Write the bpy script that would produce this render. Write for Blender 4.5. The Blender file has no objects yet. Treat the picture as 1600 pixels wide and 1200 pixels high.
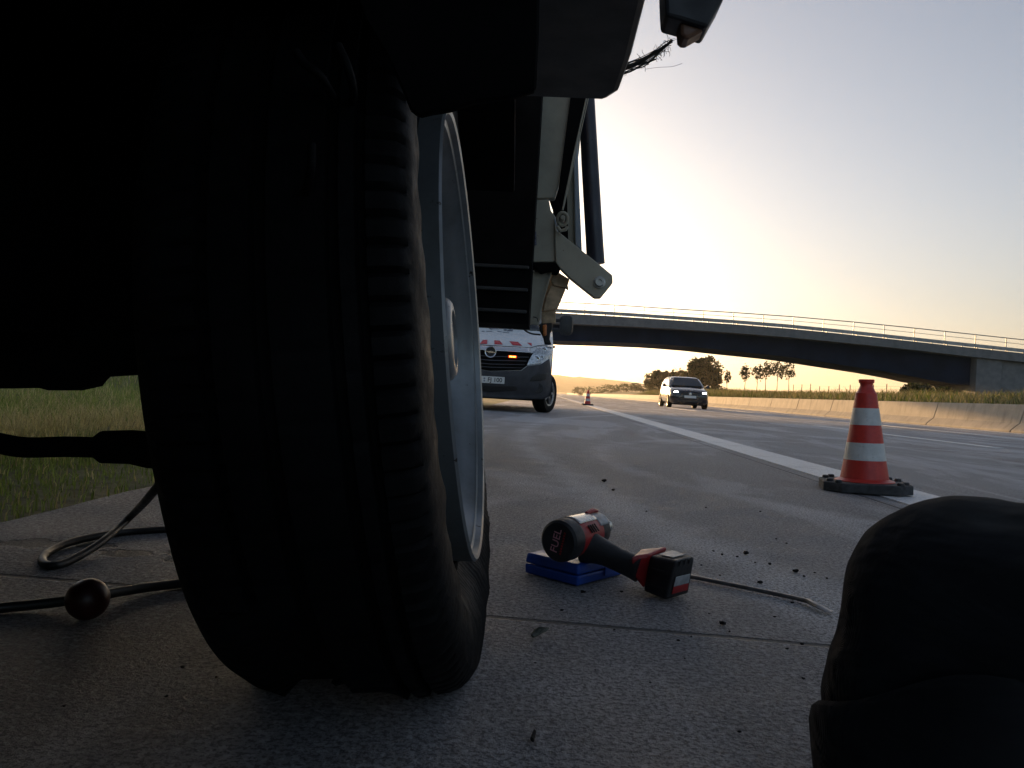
import bpy, bmesh, math, random
from mathutils import Vector, Matrix, noise as mnoise
random.seed(7)
R = math.radians
PI = math.pi
scene = bpy.context.scene

# ------------------------------------------------------------------ camera
F = 1200.0                      # focal length in photo pixels (1600 wide)
CAM_H = 0.36
VPX, VPY, SL = 850.0, 613.0, 0.057   # road vanishing point and horizon tilt
yc = Vector(((VPX-800)/F, -(VPY-600)/F, -1)).normalized()
p2 = Vector(((VPX+1000-800)/F, -(VPY+1000*SL-600)/F, -1)).normalized()
zc = p2.cross(yc).normalized()
if zc.y < 0: zc = -zc
xc = yc.cross(zc).normalized()
RW = Matrix((xc, yc, zc))       # camera space -> world space
cam_d = bpy.data.cameras.new('camera'); cam = bpy.data.objects.new('camera', cam_d)
scene.collection.objects.link(cam)
cam_d.sensor_width = 36; cam_d.lens = 36*F/1600
cam_d.clip_start = 0.02; cam_d.clip_end = 12000
cam.matrix_world = Matrix.Translation((0, 0, CAM_H)) @ RW.to_4x4()
scene.camera = cam

# ------------------------------------------------------------------ sky, sun, exposure
SUN_AZ, SUN_EL = R(-12.5), R(5.0)       # azimuth measured from the road direction (+Y), towards +X
world = bpy.data.worlds.new('World'); scene.world = world; world.use_nodes = True
wn = world.node_tree; wn.nodes.clear()
sky = wn.nodes.new('ShaderNodeTexSky'); sky.sky_type = 'NISHITA'; sky.sun_disc = False
sky.sun_elevation = SUN_EL; sky.sun_rotation = SUN_AZ
sky.air_density = 1.0; sky.dust_density = 2.8; sky.ozone_density = 2.9; sky.altitude = 300
bg = wn.nodes.new('ShaderNodeBackground'); bg.inputs[1].default_value = 0.15
wo = wn.nodes.new('ShaderNodeOutputWorld')
hs = wn.nodes.new('ShaderNodeHueSaturation'); hs.inputs['Saturation'].default_value = .66; wn.links.new(sky.outputs[0], hs.inputs['Color'])
tn_ = wn.nodes.new('ShaderNodeMixRGB'); tn_.blend_type = 'MULTIPLY'; tn_.inputs[0].default_value = 1; tn_.inputs[2].default_value = (1.0, .965, .935, 1); wn.links.new(hs.outputs[0], tn_.inputs[1])
wn.links.new(tn_.outputs[0], bg.inputs[0]); wn.links.new(bg.outputs[0], wo.inputs[0])
sl = bpy.data.lights.new('sun', 'SUN'); sun = bpy.data.objects.new('sun', sl); scene.collection.objects.link(sun)
sl.energy = 5.0; sl.angle = R(0.5); sl.color = (1.0, 0.60, 0.26)
sd = Vector((math.sin(SUN_AZ)*math.cos(SUN_EL), math.cos(SUN_AZ)*math.cos(SUN_EL), math.sin(SUN_EL)))
sun.rotation_euler = sd.to_track_quat('Z', 'Y').to_euler()
scene.view_settings.view_transform = 'Standard'; scene.view_settings.look = 'None'
scene.view_settings.exposure = 0.85; scene.view_settings.gamma = 1.0
scene.cycles.max_bounces = 6; scene.cycles.volume_bounces = 0

# ------------------------------------------------------------------ helpers
def ray(px, py):
    return RW @ Vector(((px-800)/F, -(py-600)/F, -1))
def at(px, py, Y):               # world point at road distance Y
    d = ray(px, py); return Vector((0, 0, CAM_H)) + d*(Y/d.y)
def gnd(px, py, z=0.0):          # world point at height z
    d = ray(px, py); t = (z-CAM_H)/d.z
    return Vector((0, 0, CAM_H)) + d*t

class MB:
    def __init__(s): s.v = []; s.f = []; s.m = []; s.c = []
    def add(s, vs, fs, mi=0, col=None):
        o = len(s.v); s.v += [tuple(v) for v in vs]; s.f += [tuple(i+o for i in f) for f in fs]; s.m += [mi]*len(fs)
        if col is not None: s.c += [col]*len(vs)
        return s
    def box(s, a, b, mi=0):
        x0, y0, z0 = a; x1, y1, z1 = b
        return s.add([(x0,y0,z0),(x1,y0,z0),(x1,y1,z0),(x0,y1,z0),(x0,y0,z1),(x1,y0,z1),(x1,y1,z1),(x0,y1,z1)],
              [(0,3,2,1),(4,5,6,7),(0,1,5,4),(1,2,6,5),(2,3,7,6),(3,0,4,7)], mi)
    def hexa(s, p, mi=0):        # 8 points: bottom ring then top ring
        return s.add(p, [(0,3,2,1),(4,5,6,7),(0,1,5,4),(1,2,6,5),(2,3,7,6),(3,0,4,7)], mi)
    def prism(s, pts, vec, mi=0):
        n = len(pts); vec = Vector(vec); a = [Vector(p) for p in pts]; b = [p+vec for p in a]
        return s.add(a+b, [tuple(range(n)), tuple(range(2*n-1, n-1, -1))]+[(i, i+n, (i+1)%n+n, (i+1)%n) for i in range(n)], mi)
    def loft(s, rings, cap=True, closed=True, mi=0):
        n = len(rings[0]); vs = [p for r in rings for p in r]; fs = []
        for i in range(len(rings)-1):
            for j in range(n if closed else n-1):
                a = i*n+j; b = i*n+(j+1)%n; fs.append((a, b, b+n, a+n))
        if cap:
            fs.append(tuple(range(n-1, -1, -1))); k = (len(rings)-1)*n; fs.append(tuple(range(k, k+n)))
        return s.add(vs, fs, mi)
    def tube(s, pts, rad, n=8, mi=0, cap=True):
        pts = [Vector(p) for p in pts]
        if not isinstance(rad, (list, tuple)): rad = [rad]*len(pts)
        rings = []; up = None
        for i, p in enumerate(pts):
            t = (pts[min(i+1, len(pts)-1)]-pts[max(i-1, 0)]).normalized()
            if up is None:
                up = Vector((0,0,1)) if abs(t.z) < .9 else Vector((1,0,0))
            u = t.cross(up); u.normalize(); w = u.cross(t).normalized(); up = w
            rings.append([p+(u*math.cos(2*PI*k/n)+w*math.sin(2*PI*k/n))*rad[i] for k in range(n)])
        return s.loft(rings, cap, True, mi)
    def lathe(s, o, ax, prof, n=32, mi=0, cap=True):    # prof: (distance along axis, radius)
        o = Vector(o); ax = Vector(ax).normalized()
        up = Vector((0,0,1)) if abs(ax.z) < .9 else Vector((0,1,0))
        u = ax.cross(up).normalized(); w = u.cross(ax).normalized()
        return s.loft([[o+ax*d+(u*math.cos(2*PI*k/n)+w*math.sin(2*PI*k/n))*r for k in range(n)] for d, r in prof], cap, True, mi)
    def build(s, name, mat, parent=None, smooth=None, bevel=0, seg=2):
        me = bpy.data.meshes.new(name); me.from_pydata(s.v, [], s.f)
        bm = bmesh.new(); bm.from_mesh(me); 
        if len(s.f) < 60000: bmesh.ops.recalc_face_normals(bm, faces=bm.faces)
        bm.to_mesh(me); bm.free()
        for m in (mat if isinstance(mat, (list, tuple)) else [mat]): me.materials.append(m)
        if any(s.m): me.polygons.foreach_set('material_index', s.m)
        if s.c:
            a = me.color_attributes.new('tint', 'FLOAT_COLOR', 'POINT')
            a.data.foreach_set('color', [x for c in s.c for x in (c[0], c[1], c[2], 1)])
        if smooth is not None:
            me.shade_smooth()
            if smooth < 180: me.set_sharp_from_angle(angle=R(smooth))
        o = bpy.data.objects.new(name, me); scene.collection.objects.link(o)
        if parent is not None:
            o.parent = parent; o.matrix_parent_inverse = parent.matrix_basis.inverted()
        if bevel:
            b = o.modifiers.new('bevel', 'BEVEL'); b.width = bevel; b.segments = seg; b.limit_method = 'ANGLE'; b.angle_limit = R(35)
        return o
def tag(o, label=None, cat=None, group=None, kind=None):
    if label: o['label'] = label
    if cat: o['category'] = cat
    if group: o['group'] = group
    if kind: o['kind'] = kind
    return o
def thing(name, loc, label, cat, group=None, rot=(0,0,0)):
    o = bpy.data.objects.new(name, None); scene.collection.objects.link(o)
    o.location = loc; o.rotation_euler = rot; o.empty_display_size = .1
    o.matrix_basis = Matrix.Translation(loc) @ o.rotation_euler.to_matrix().to_4x4()
    return tag(o, label, cat, group)
def copy_tree(o, parent=None):
    c = o.copy(); scene.collection.objects.link(c)
    if parent is not None: c.parent = parent
    for ch in list(o.children): copy_tree(ch, c)
    return c
def cr(pts, n=8):                # Catmull-Rom through points
    pts = [Vector(p) for p in pts]; out = []
    P = [pts[0]*2-pts[1]]+pts+[pts[-1]*2-pts[-2]]
    for i in range(1, len(P)-2):
        a, b, c, d = P[i-1:i+3]
        for k in range(n):
            t = k/n; out.append(.5*((2*b)+(c-a)*t+(2*a-5*b+4*c-d)*t*t+(-a+3*b-3*c+d)*t**3))
    out.append(pts[-1]); return out
def lerp(tab, x):
    if x <= tab[0][0]: return tab[0][1]
    for (x0, y0), (x1, y1) in zip(tab, tab[1:]):
        if x <= x1: return y0+(y1-y0)*(x-x0)/(x1-x0)
    return tab[-1][1]

# ------------------------------------------------------------------ materials
class NT:
    def __init__(s, name):
        s.m = bpy.data.materials.new(name); s.m.use_nodes = True; s.t = s.m.node_tree; s.t.nodes.clear()
        s.out = s.n('OutputMaterial'); s.p = s.n('BsdfPrincipled'); s.l(s.p.outputs[0], s.out.inputs[0])
        s.co = s.n('TexCoord').outputs['Object']
    def n(s, t, **k):
        x = s.t.nodes.new('ShaderNode'+t)
        for a, b in k.items(): setattr(x, a, b)
        return x
    def l(s, a, b): s.t.links.new(a, b)
    def put(s, v, i):
        if isinstance(v, bpy.types.NodeSocket): s.l(v, i)
        elif isinstance(v, (tuple, list)): i.default_value = (*v, 1) if len(v) == 3 and len(i.default_value) == 4 else v
        else: i.default_value = v
    def noise(s, scale, detail=4, rough=.55, vec=None, dist=0):
        x = s.n('TexNoise'); x.inputs['Scale'].default_value = scale; x.inputs['Detail'].default_value = detail
        x.inputs['Roughness'].default_value = rough; x.inputs['Distortion'].default_value = dist
        s.l(vec or s.co, x.inputs['Vector']); return x.outputs[0]
    def ramp(s, v, a, b, x=None, y=None):      # smooth map a..b -> x..y
        r = s.n('MapRange', interpolation_type='SMOOTHSTEP'); s.put(v, r.inputs[0]); r.inputs[1].default_value = a; r.inputs[2].default_value = b
        r.inputs[3].default_value = 0 if x is None else x; r.inputs[4].default_value = 1 if y is None else y
        return r.outputs[0]
    def mix(s, f, a, b, mode='MIX'):
        x = s.n('MixRGB', blend_type=mode); s.put(f, x.inputs[0]); s.put(a, x.inputs[1]); s.put(b, x.inputs[2]); return x.outputs[0]
    def math(s, op, a, b=0.0):
        x = s.n('Math', operation=op); s.put(a, x.inputs[0]); s.put(b, x.inputs[1]); return x.outputs[0]
    def map(s, scale=(1,1,1), rot=(0,0,0), loc=(0,0,0)):
        x = s.n('Mapping'); s.l(s.co, x.inputs[0]); x.inputs[1].default_value = loc; x.inputs[2].default_value = rot; x.inputs[3].default_value = scale; return x.outputs[0]
    def sep(s): 
        x = s.n('SeparateXYZ'); s.l(s.co, x.inputs[0]); return x.outputs
    def bump(s, h, strength=.3, dist=.01):
        x = s.n('Bump'); x.inputs['Strength'].default_value = strength; x.inputs['Distance'].default_value = dist
        s.l(h, x.inputs['Height']); s.l(x.outputs[0], s.p.inputs['Normal']); return x
    def col(s, c): s.put(c, s.p.inputs['Base Color']); return s
    def rough(s, v): s.put(v, s.p.inputs['Roughness']); return s
def mat(name, col, rough=.5, metal=0, var=.25, scale=8, bump=0, bscale=60, spec=.5, coat=0, dist=.003):
    t = NT(name); n = t.noise(scale, 5, .6)
    lo = tuple(c*(1-var) for c in col); hi = tuple(min(1, c*(1+var)) for c in col)
    t.col(t.mix(t.ramp(n, .3, .7), lo, hi)); t.rough(t.ramp(t.noise(scale*2.3, 3), .3, .7, max(0, rough-.08), min(1, rough+.1)))
    t.p.inputs['Metallic'].default_value = metal; t.p.inputs['Specular IOR Level'].default_value = spec
    t.p.inputs['Coat Weight'].default_value = coat; t.p.inputs['Coat Roughness'].default_value = .05
    if bump: t.bump(t.noise(bscale, 5, .6), bump, dist)
    return t.m
def emis(name, col, strength, base=(.8,.8,.8)):
    t = NT(name); t.col(base); t.p.inputs['Emission Color'].default_value = (*col, 1); t.p.inputs['Emission Strength'].default_value = strength
    return t.m
def leafmat(name, trans=.35):
    t = NT(name); a = t.n('Attribute', attribute_name='tint')
    n = t.noise(3, 3); c = t.mix(t.ramp(n, .3, .7), a.outputs[0], t.mix(1.0, a.outputs[0], (.7,.75,.6), 'MULTIPLY'))
    t.col(c); t.rough(.6); t.p.inputs['Specular IOR Level'].default_value = .25
    tr = t.n('BsdfTranslucent'); t.l(c, tr.inputs[0]); ms = t.n('MixShader'); ms.inputs[0].default_value = trans
    t.l(t.p.outputs[0], ms.inputs[1]); t.l(tr.outputs[0], ms.inputs[2]); t.l(ms.outputs[0], t.out.inputs[0])
    return t.m

def road_mat():
    t = NT('worn_concrete'); x, y, z = t.sep()
    big = t.noise(.55, 6, .6); mid = t.noise(5, 5, .65); fine = t.noise(150, 3, .75); grit = t.noise(80, 4, .7)
    c = t.mix(t.ramp(big, .32, .68), (.315,.305,.315), (.425,.425,.445))
    c = t.mix(t.math('MULTIPLY', t.ramp(mid, .35, .7), .45), c, (.50,.51,.54))
    # pale dusty scuff bands, swept along the shoulder
    sw = t.noise(1.0, 5, .6, t.map((1.0,.35,1), (0,0,R(-24))), 1.2)
    c = t.mix(t.math('MULTIPLY', t.ramp(sw, .47, .58), .75), c, (.74,.755,.79))
    sw2 = t.noise(.8, 4, .6, t.map((1.6,.12,1), (0,0,0)), .6)
    c = t.mix(t.math('MULTIPLY', t.ramp(sw2, .52, .66), .6), c, (.27,.22,.20))
    # curved tyre scuffs dusted pale on the shoulder
    for tri, w_, k_ in (((845,660),(872,735),(1010,812)), .15, .95), (((1000,690),(1080,760),(1270,800)), .12, .8), (((760,735),(900,775),(1200,905)), .20, .8):
        (ax_, ay), (bx_, by), (cx, cy) = [(gnd(*q).x, gnd(*q).y) for q in tri]
        D_ = 2*(ax_*(by-cy)+bx_*(cy-ay)+cx*(ay-by))
        ux = ((ax_**2+ay**2)*(by-cy)+(bx_**2+by**2)*(cy-ay)+(cx**2+cy**2)*(ay-by))/D_; uy = ((ax_**2+ay**2)*(cx-bx_)+(bx_**2+by**2)*(ax_-cx)+(cx**2+cy**2)*(bx_-ax_))/D_
        rad = math.hypot(ax_-ux, ay-uy)
        dx = t.math('SUBTRACT', x, ux); dy = t.math('SUBTRACT', y, uy)
        d = t.math('ABSOLUTE', t.math('SUBTRACT', t.math('SQRT', t.math('ADD', t.math('MULTIPLY', dx, dx), t.math('MULTIPLY', dy, dy))), rad))
        d = t.math('ADD', d, t.math('MULTIPLY', t.math('SUBTRACT', t.noise(6, 4), .5), w_*1.6))
        m_ = t.math('MULTIPLY', t.ramp(d, 0, w_, 1, 0), t.ramp(t.noise(2.2, 4), .36, .56, .3, 1))
        c = t.mix(t.math('MULTIPLY', m_, k_), c, (.78,.795,.83))
    # aggregate speckle
    vo = t.n('TexVoronoi'); t.l(t.co, vo.inputs['Vector']); vo.inputs['Scale'].default_value = 190
    c = t.mix(t.math('MULTIPLY', t.ramp(fine, .47, .57), .8), c, (.10,.098,.104))
    c = t.mix(t.math('MULTIPLY', t.ramp(grit, .52, .62), .6), c, (.66,.67,.69))
    # transverse joints every 5 m, slightly skew, and a longitudinal joint
    yy = t.math('ADD', y, t.math('MULTIPLY', x, .054))
    yy = t.math('ADD', yy, t.math('MULTIPLY', t.math('SUBTRACT', t.noise(9, 3), .5), .012))
    fr = t.math('FRACT', t.math('DIVIDE', t.math('SUBTRACT', yy, 1.215-2.5), 5.0))
    dj = t.math('MULTIPLY', t.math('ABSOLUTE', t.math('SUBTRACT', fr, .5)), 5.0)
    jm = t.ramp(dj, .0045, .0095, 1, 0)
    dl = t.math('ABSOLUTE', t.math('SUBTRACT', x, 1.36)); lm = t.ramp(dl, .004, .009, 1, 0)
    jm = t.math('MAXIMUM', jm, lm)
    c = t.mix(t.math('MULTIPLY', jm, .8), c, (.045,.05,.055))
    # spalled pits beside the joint under the truck
    pit = None
    for (cx, cy, rx, ry) in ((-1.0,1.50,.07,.05),(-.90,1.52,.06,.035),(-.80,1.47,.06,.035),(-.70,1.50,.05,.03),(-.66,1.45,.06,.03),(-1.1,1.47,.08,.04)):
        dx = t.math('DIVIDE', t.math('SUBTRACT', x, cx), rx); dy = t.math('DIVIDE', t.math('SUBTRACT', y, cy), ry)
        d = t.math('ADD', t.math('MULTIPLY', dx, dx), t.math('MULTIPLY', dy, dy))
        d = t.math('ADD', d, t.math('MULTIPLY', t.math('SUBTRACT', t.noise(28, 4), .5), 2.6))
        p = t.ramp(d, .5, .9, 1, 0); pit = p if pit is None else t.math('MAXIMUM', pit, p)
    c = t.mix(t.math('MULTIPLY', pit, .8), c, (.05,.045,.04))
    t.col(c); t.rough(t.ramp(mid, .3, .7, .62, .8)); t.p.inputs['Specular IOR Level'].default_value = .5
    h = t.math('ADD', t.math('MULTIPLY', t.noise(110, 5, .75), .8), t.math('MULTIPLY', fine, .5))
    h = t.math('SUBTRACT', h, t.math('MULTIPLY', jm, 1.5)); h = t.math('SUBTRACT', h, t.math('MULTIPLY', pit, 2.2))
    t.bump(h, 1.0, .02)
    return t.m
def paint_mat():
    t = NT('road_paint'); n = t.noise(120, 4, .7); w = t.noise(4, 5, .65)
    c = t.mix(t.ramp(n, .35, .65), (.58,.58,.58), (.88,.88,.88)); c = t.mix(t.math('MULTIPLY', t.ramp(w, .5, .75), .5), c, (.25,.24,.23))
    t.col(c); t.rough(.55); t.bump(n, .8, .006); return t.m
def concrete_mat(name, a, b, streak=.4, sx=(3,3,.4)):
    t = NT(name); n = t.noise(2.2, 6, .65); v = t.noise(1.2, 5, .6, t.map(sx))
    c = t.mix(t.ramp(n, .3, .7), a, b); c = t.mix(t.math('MULTIPLY', t.ramp(v, .5, .75), streak), c, tuple(k*.4 for k in a))
    t.col(c); t.rough(.8); t.bump(t.noise(40, 5, .65), .35, .006); return t.m
def soil_mat():
    t = NT('grassy_soil'); n = t.noise(.6, 6, .6); m = t.noise(14, 5, .7)
    c = t.mix(t.ramp(n, .35, .65), (.18,.19,.08), (.30,.25,.14)); c = t.mix(t.math('MULTIPLY', t.ramp(m, .4, .7), .6), c, (.05,.045,.022))
    t.col(c); t.rough(.95); t.bump(m, .8, .03); return t.m
def rubber_mat():
    t = NT('tyre_rubber'); n = t.noise(30, 5, .65); s = t.noise(6, 5, .6)
    c = t.mix(t.ramp(s, .4, .75), (.003,.003,.0034), (.008,.008,.009)); c = t.mix(t.math('MULTIPLY', t.ramp(n, .55, .8), .3), c, (.018,.018,.019))
    t.col(c); t.p.inputs['Specular IOR Level'].default_value = .14; t.rough(t.ramp(n, .3, .7, .55, .8)); t.bump(t.noise(90, 5, .6), .3, .003); return t.m
def rim_mat():
    t = NT('silver_rim_paint'); n = t.noise(9, 6, .65); sp = t.noise(60, 3, .6)
    c = t.mix(t.ramp(n, .4, .75), (.25,.27,.285), (.17,.18,.18)); c = t.mix(t.ramp(sp, .67, .72), c, (.035,.03,.025))
    t.col(c); t.p.inputs['Metallic'].default_value = .35; t.rough(t.ramp(n, .3, .7, .26, .42)); t.bump(t.noise(50, 4), .08, .002); return t.m
def beige_mat():
    t = NT('scuffed_cream_paint'); n = t.noise(4, 6, .65); s = t.noise(7, 5, .65, t.map((1,1,.25)))
    c = t.mix(t.ramp(n, .35, .7), (.40,.38,.30), (.30,.285,.225)); c = t.mix(t.math('MULTIPLY', t.ramp(s, .56, .72), .5), c, (.10,.09,.07))
    c = t.mix(t.ramp(t.noise(38, 4, .7), .69, .73), c, (.10,.055,.03))
    t.col(c); t.rough(t.ramp(n, .3, .7, .4, .6)); t.bump(n, .15, .01); return t.m
def cloth_mat(name, col):
    t = NT(name); wv = t.n('TexWave'); wv.inputs['Scale'].default_value = 1200; t.l(t.co, wv.inputs['Vector']); f = t.noise(18, 5, .6)
    t.col(t.mix(t.ramp(f, .3, .7), tuple(c*.75 for c in col), tuple(c*1.25 for c in col))); t.rough(.9)
    t.p.inputs['Specular IOR Level'].default_value = .12; t.p.inputs['Sheen Weight'].default_value = .18; t.p.inputs['Sheen Roughness'].default_value = .5
    fl_ = t.noise(5, 3, .5, t.map((1,1.4,3.2), (.5,.35,.3)), .8); h = t.math('ADD', t.math('MULTIPLY', wv.outputs[1], .012), t.math('ADD', t.math('MULTIPLY', fl_, 1.2), t.math('MULTIPLY', t.noise(22, 4), .25))); t.bump(h, .8, .035); return t.m
def cone_mat(name, a, b, rough=.4):
    t = NT(name); n = t.noise(16, 5, .65); s = t.noise(70, 4, .7)
    c = t.mix(t.ramp(n, .35, .7), a, b); c = t.mix(t.math('MULTIPLY', t.ramp(s, .6, .7), .5), c, tuple(k*.45 for k in b))
    t.col(c); t.rough(rough); t.bump(t.noise(34, 5, .65), .35, .005); return t.m
def hedge_hill():
    t = NT('wooded_hill'); n = t.noise(.02, 6, .7); t.col(t.mix(t.ramp(n, .35, .65), (.03,.04,.02), (.06,.065,.03))); t.rough(1); t.bump(n, 1, 5); return t.m

M = {}
M['road'] = road_mat(); M['paint'] = paint_mat(); M['soil'] = soil_mat(); M['rubber'] = rubber_mat(); M['rim'] = rim_mat(); M['cream'] = beige_mat()
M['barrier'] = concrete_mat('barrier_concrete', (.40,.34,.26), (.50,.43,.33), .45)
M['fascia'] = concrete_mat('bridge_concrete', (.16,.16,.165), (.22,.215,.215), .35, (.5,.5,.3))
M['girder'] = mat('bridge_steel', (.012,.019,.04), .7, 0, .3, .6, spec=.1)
M['galv'] = mat('galvanised_steel', (.34,.35,.36), .45, .6, .2, 3)
M['black'] = mat('near_black_steel', (.006,.006,.0065), .85, 0, .4, 6, .2, 40, .06)  # even near-black base colour, lowered until these parts read black
M['blackp'] = mat('black_plastic', (.018,.018,.02), .5, 0, .3, 12, .15, 90)
M['darkgrey'] = mat('dark_grey_panel', (.045,.048,.05), .6, 0, .3, 5, .1, 30, .4)
M['bluegrey'] = mat('blue_grey_paint_and_lit_side', (.34,.39,.44), .45, 0, .12, 5)
M['tube'] = mat('dark_blue_tube_paint', (.02,.022,.035), .35, 0, .3, 6)
M['rusty'] = mat('rusty_cream_paint', (.46,.34,.22), .65, 0, .55, 14, .3, 60)
M['steel'] = mat('bare_steel', (.35,.34,.33), .35, .9, .25, 20)
M['orange'] = mat('orange_lens', (.62,.19,.05), .3, 0, .25, 20)
M['brownlens'] = mat('brown_lens', (.16,.075,.04), .4, 0, .3, 20)
M['sticker'] = mat('worn_blue_sticker', (.10,.11,.16), .5, 0, .6, 120)
M['rope'] = mat('rope_fibre', (.07,.062,.055), .95, 0, .3, 90)
M['vanwhite'] = mat('white_van_paint', (.74,.76,.78), .28, 0, .05, 2, coat=.4)
M['bumper'] = mat('dark_grey_bumper_plastic', (.045,.047,.055), .55, 0, .2, 8, .1, 120)
M['chrome'] = mat('chrome_trim', (.75,.77,.80), .14, 1, .06, 6)
M['glass'] = mat('dark_car_glass', (.015,.018,.022), .06, 0, .2, 2, coat=.6)
M['plate'] = mat('number_plate_white', (.72,.72,.70), .4, 0, .06, 20)
M['ink'] = mat('plate_black', (.02,.02,.02), .5, 0, .1)
M['redfilm'] = mat('red_reflective_film', (.62,.035,.05), .35, 0, .15, 8)
M['greyfilm'] = mat('grey_lettering_film', (.22,.24,.30), .4, 0, .1)
M['amberled'] = emis('amber_led', (1.0,.22,.03), 14, (.8,.2,.05))
M['amberhousing'] = emis('amber_led_housing', (1.0,.09,.01), .5, (.30,.05,.01))
M['carpaint'] = mat('dark_plum_car_paint', (.009,.007,.012), .2, .2, .1, 3, coat=1.0)
M['headlamp'] = emis('car_headlamp_lit', (1.0,.92,.76), 60)
M['lens'] = mat('clear_headlight_lens', (.52,.55,.58), .10, .5, .35, 30)
M['conered'] = cone_mat('cone_red', (.62,.045,.03), (.48,.03,.025))
M['conewhite'] = cone_mat('cone_white_band', (.66,.67,.66), (.52,.53,.52), .35)
M['conebase'] = mat('recycled_rubber', (.045,.047,.05), .75, 0, .4, 25, .4, 80)
M['toolred'] = mat('tool_red_plastic', (.34,.016,.018), .42, 0, .25, 30, .1, 120)
M['toolblack'] = mat('tool_black_rubber', (.02,.02,.022), .55, 0, .3, 30, .15, 200)
M['toolsilver'] = mat('tool_silver_alloy', (.62,.61,.58), .32, .75, .15, 30, .05, 150)
M['toolprint'] = mat('tool_pink_print', (.62,.28,.31), .5, 0, .1)
M['barsteel'] = mat('oiled_dark_steel', (.20,.19,.18), .4, .8, .35, 30)
M['toolgrey'] = mat('tool_grey_label', (.36,.37,.38), .45, 0, .3, 60)
M['bluecase'] = mat('blue_case_plastic', (.007,.060,.34), .38, 0, .2, 15, .1, 120)
M['ballred'] = mat('dark_red_ball', (.035,.003,.004), .4, 0, .4, 20)
M['cable'] = mat('black_cable_rubber', (.009,.009,.009), .5, 0, .3, 20)
M['bark'] = mat('bark', (.07,.055,.04), .9, 0, .3, 6, .5, 30)
M['leaf'] = leafmat('foliage', .35); M['grass'] = leafmat('grass_blades', .40)
M['trouser'] = cloth_mat('dark_work_trousers', (.013,.015,.020)); M['jacket'] = cloth_mat('dark_jacket', (.02,.024,.034))
M['skin'] = mat('skin', (.50,.32,.24), .5, 0, .1, 20); M['hair'] = mat('hair', (.03,.02,.015), .6, 0, .3, 80); M['boot'] = mat('boot_leather', (.02,.018,.016), .5, 0, .3, 30, .2, 90)
M['hill'] = hedge_hill()
M['drygrey'] = mat('grey_dead_leaf', (.10,.105,.085), .8, 0, .3, 60)

# ------------------------------------------------------------------ terrain, road, markings
def sstep(a, b, x):
    t = max(0, min(1, (x-a)/(b-a))); return t*t*(3-2*t)
def tz(x, y):
    if x < -1.2:
        z = -.02 - .10*sstep(-1.25, -1.9, x)*0 + 0
        z = -.015 + .06*sstep(-1.3, -2.2, x) + 2.6*sstep(-3.2, -13, x) if x < -1.2 else 0  # left bank rising out of view, shaped to throw shade on the road
        z += .05*mnoise.noise(Vector((x*.7, y*.7, 0)))*sstep(-1.4, -2.5, x)
    elif x < 13.1: z = -.03
    else:
        z = -.03+.85*sstep(13.1, 16.5, x)+.45*sstep(16, 24, x)+.10*mnoise.noise(Vector((x*.25, y*.12, 3)))*sstep(13.1, 15, x)
        z += .5*sstep(60, 120, y)*sstep(13.1, 20, x)
    z -= .0*y
    return z
xs = [-2300,-1500,-700,-300,-150,-80,-50,-35,-25,-18]+[-14+.8*i for i in range(14)]+[-2.8,-2.5,-2.2,-1.9,-1.6,-1.35,-1.2,-.9,3,8,12.9,13.1,13.6,14.2,15,16,17,18,19.5,21,23,25,28,32,38,46,60,90,150,300,700,1500,2300]
ys = [-40,-20,-10,-5,-2]+[i*.6 for i in range(0, 30)]+[18+2*i for i in range(30)]+[80+6*i for i in range(20)]+[210,260,350,500,800,1300,2200,3000]
b = MB(); n = len(xs)
b.add([(x, y, tz(x, y)) for y in ys for x in xs], [(j*n+i, j*n+i+1, (j+1)*n+i+1, (j+1)*n+i) for j in range(len(ys)-1) for i in range(n-1)])
tag(b.build('ground', M['soil'], smooth=180), kind='structure')
b = MB(); edge = []
Y = -12.0
while Y < 40: edge.append((-1.2+.03*mnoise.noise(Vector((Y*3, 0, 0)))+.015*mnoise.noise(Vector((Y*11, 0, 5))), Y)); Y += .1
edge.append((-1.2, 900))
for (x, y) in edge: b.v += [(x, y, 0), (13.15, y, 0)]
b.f = [(2*i, 2*i+1, 2*i+3, 2*i+2) for i in range(len(edge)-1)]; b.m = [0]*len(b.f)
tag(b.build('road', M['road']), kind='structure')
b = MB(); b.box((1.447, -12, .0005), (1.75, 900, .0045))
tag(b.build('edge_line', M['paint']), kind='structure')
b = MB()
for X0, w, ph in ((5.5, .17, 9.5), (8.85, .17, 14.0)):
    for k in range(-1, 16):
        y0 = ph+18*k; b.box((X0-w/2, y0, .0005), (X0+w/2, y0+6.2, .0045))
b.box((12.1, -12, .0005), (12.25, 900, .0045))
tag(b.build('lane_line', M['paint']), kind='structure')

# hills far off
hp = [(-3000,60),(-1200,70),(-500,66),(-200,58),(0,45)]
b = MB(); rid = []
tab = [(700,580),(800,583),(860,585),(885,586.5),(905,587.5),(925,590),(950,592.5),(975,594.5),(1000,599),(1030,606),(1080,617),(1140,628)]
pts = []
for i in range(160):
    px = 300+i*(860/159); y = lerp([(300,572)]+tab, px); p = at(px, y, 1500)
    pts.append((p.x, max(p.z, -1)+1.6*mnoise.noise(Vector((p.x*.03, 0, 0)))+1.0*mnoise.noise(Vector((p.x*.11, 2, 0)))))
rings = []
for k, (fz, dy) in enumerate(((-.02,-420),(.35,-300),(.62,-190),(.85,-90),(1,0),(.8,200),(0,700))):
    rings.append([(x, 1500+dy+30*mnoise.noise(Vector((x*.01, k, 0))), z*fz-1+ (1.5*mnoise.noise(Vector((x*.06, k*3, 1))) if 0 < k < 5 else 0)) for x, z in pts])
b.loft(rings, cap=False, closed=False)
tag(b.build('hills', M['hill'], smooth=180), kind='structure')

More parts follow.
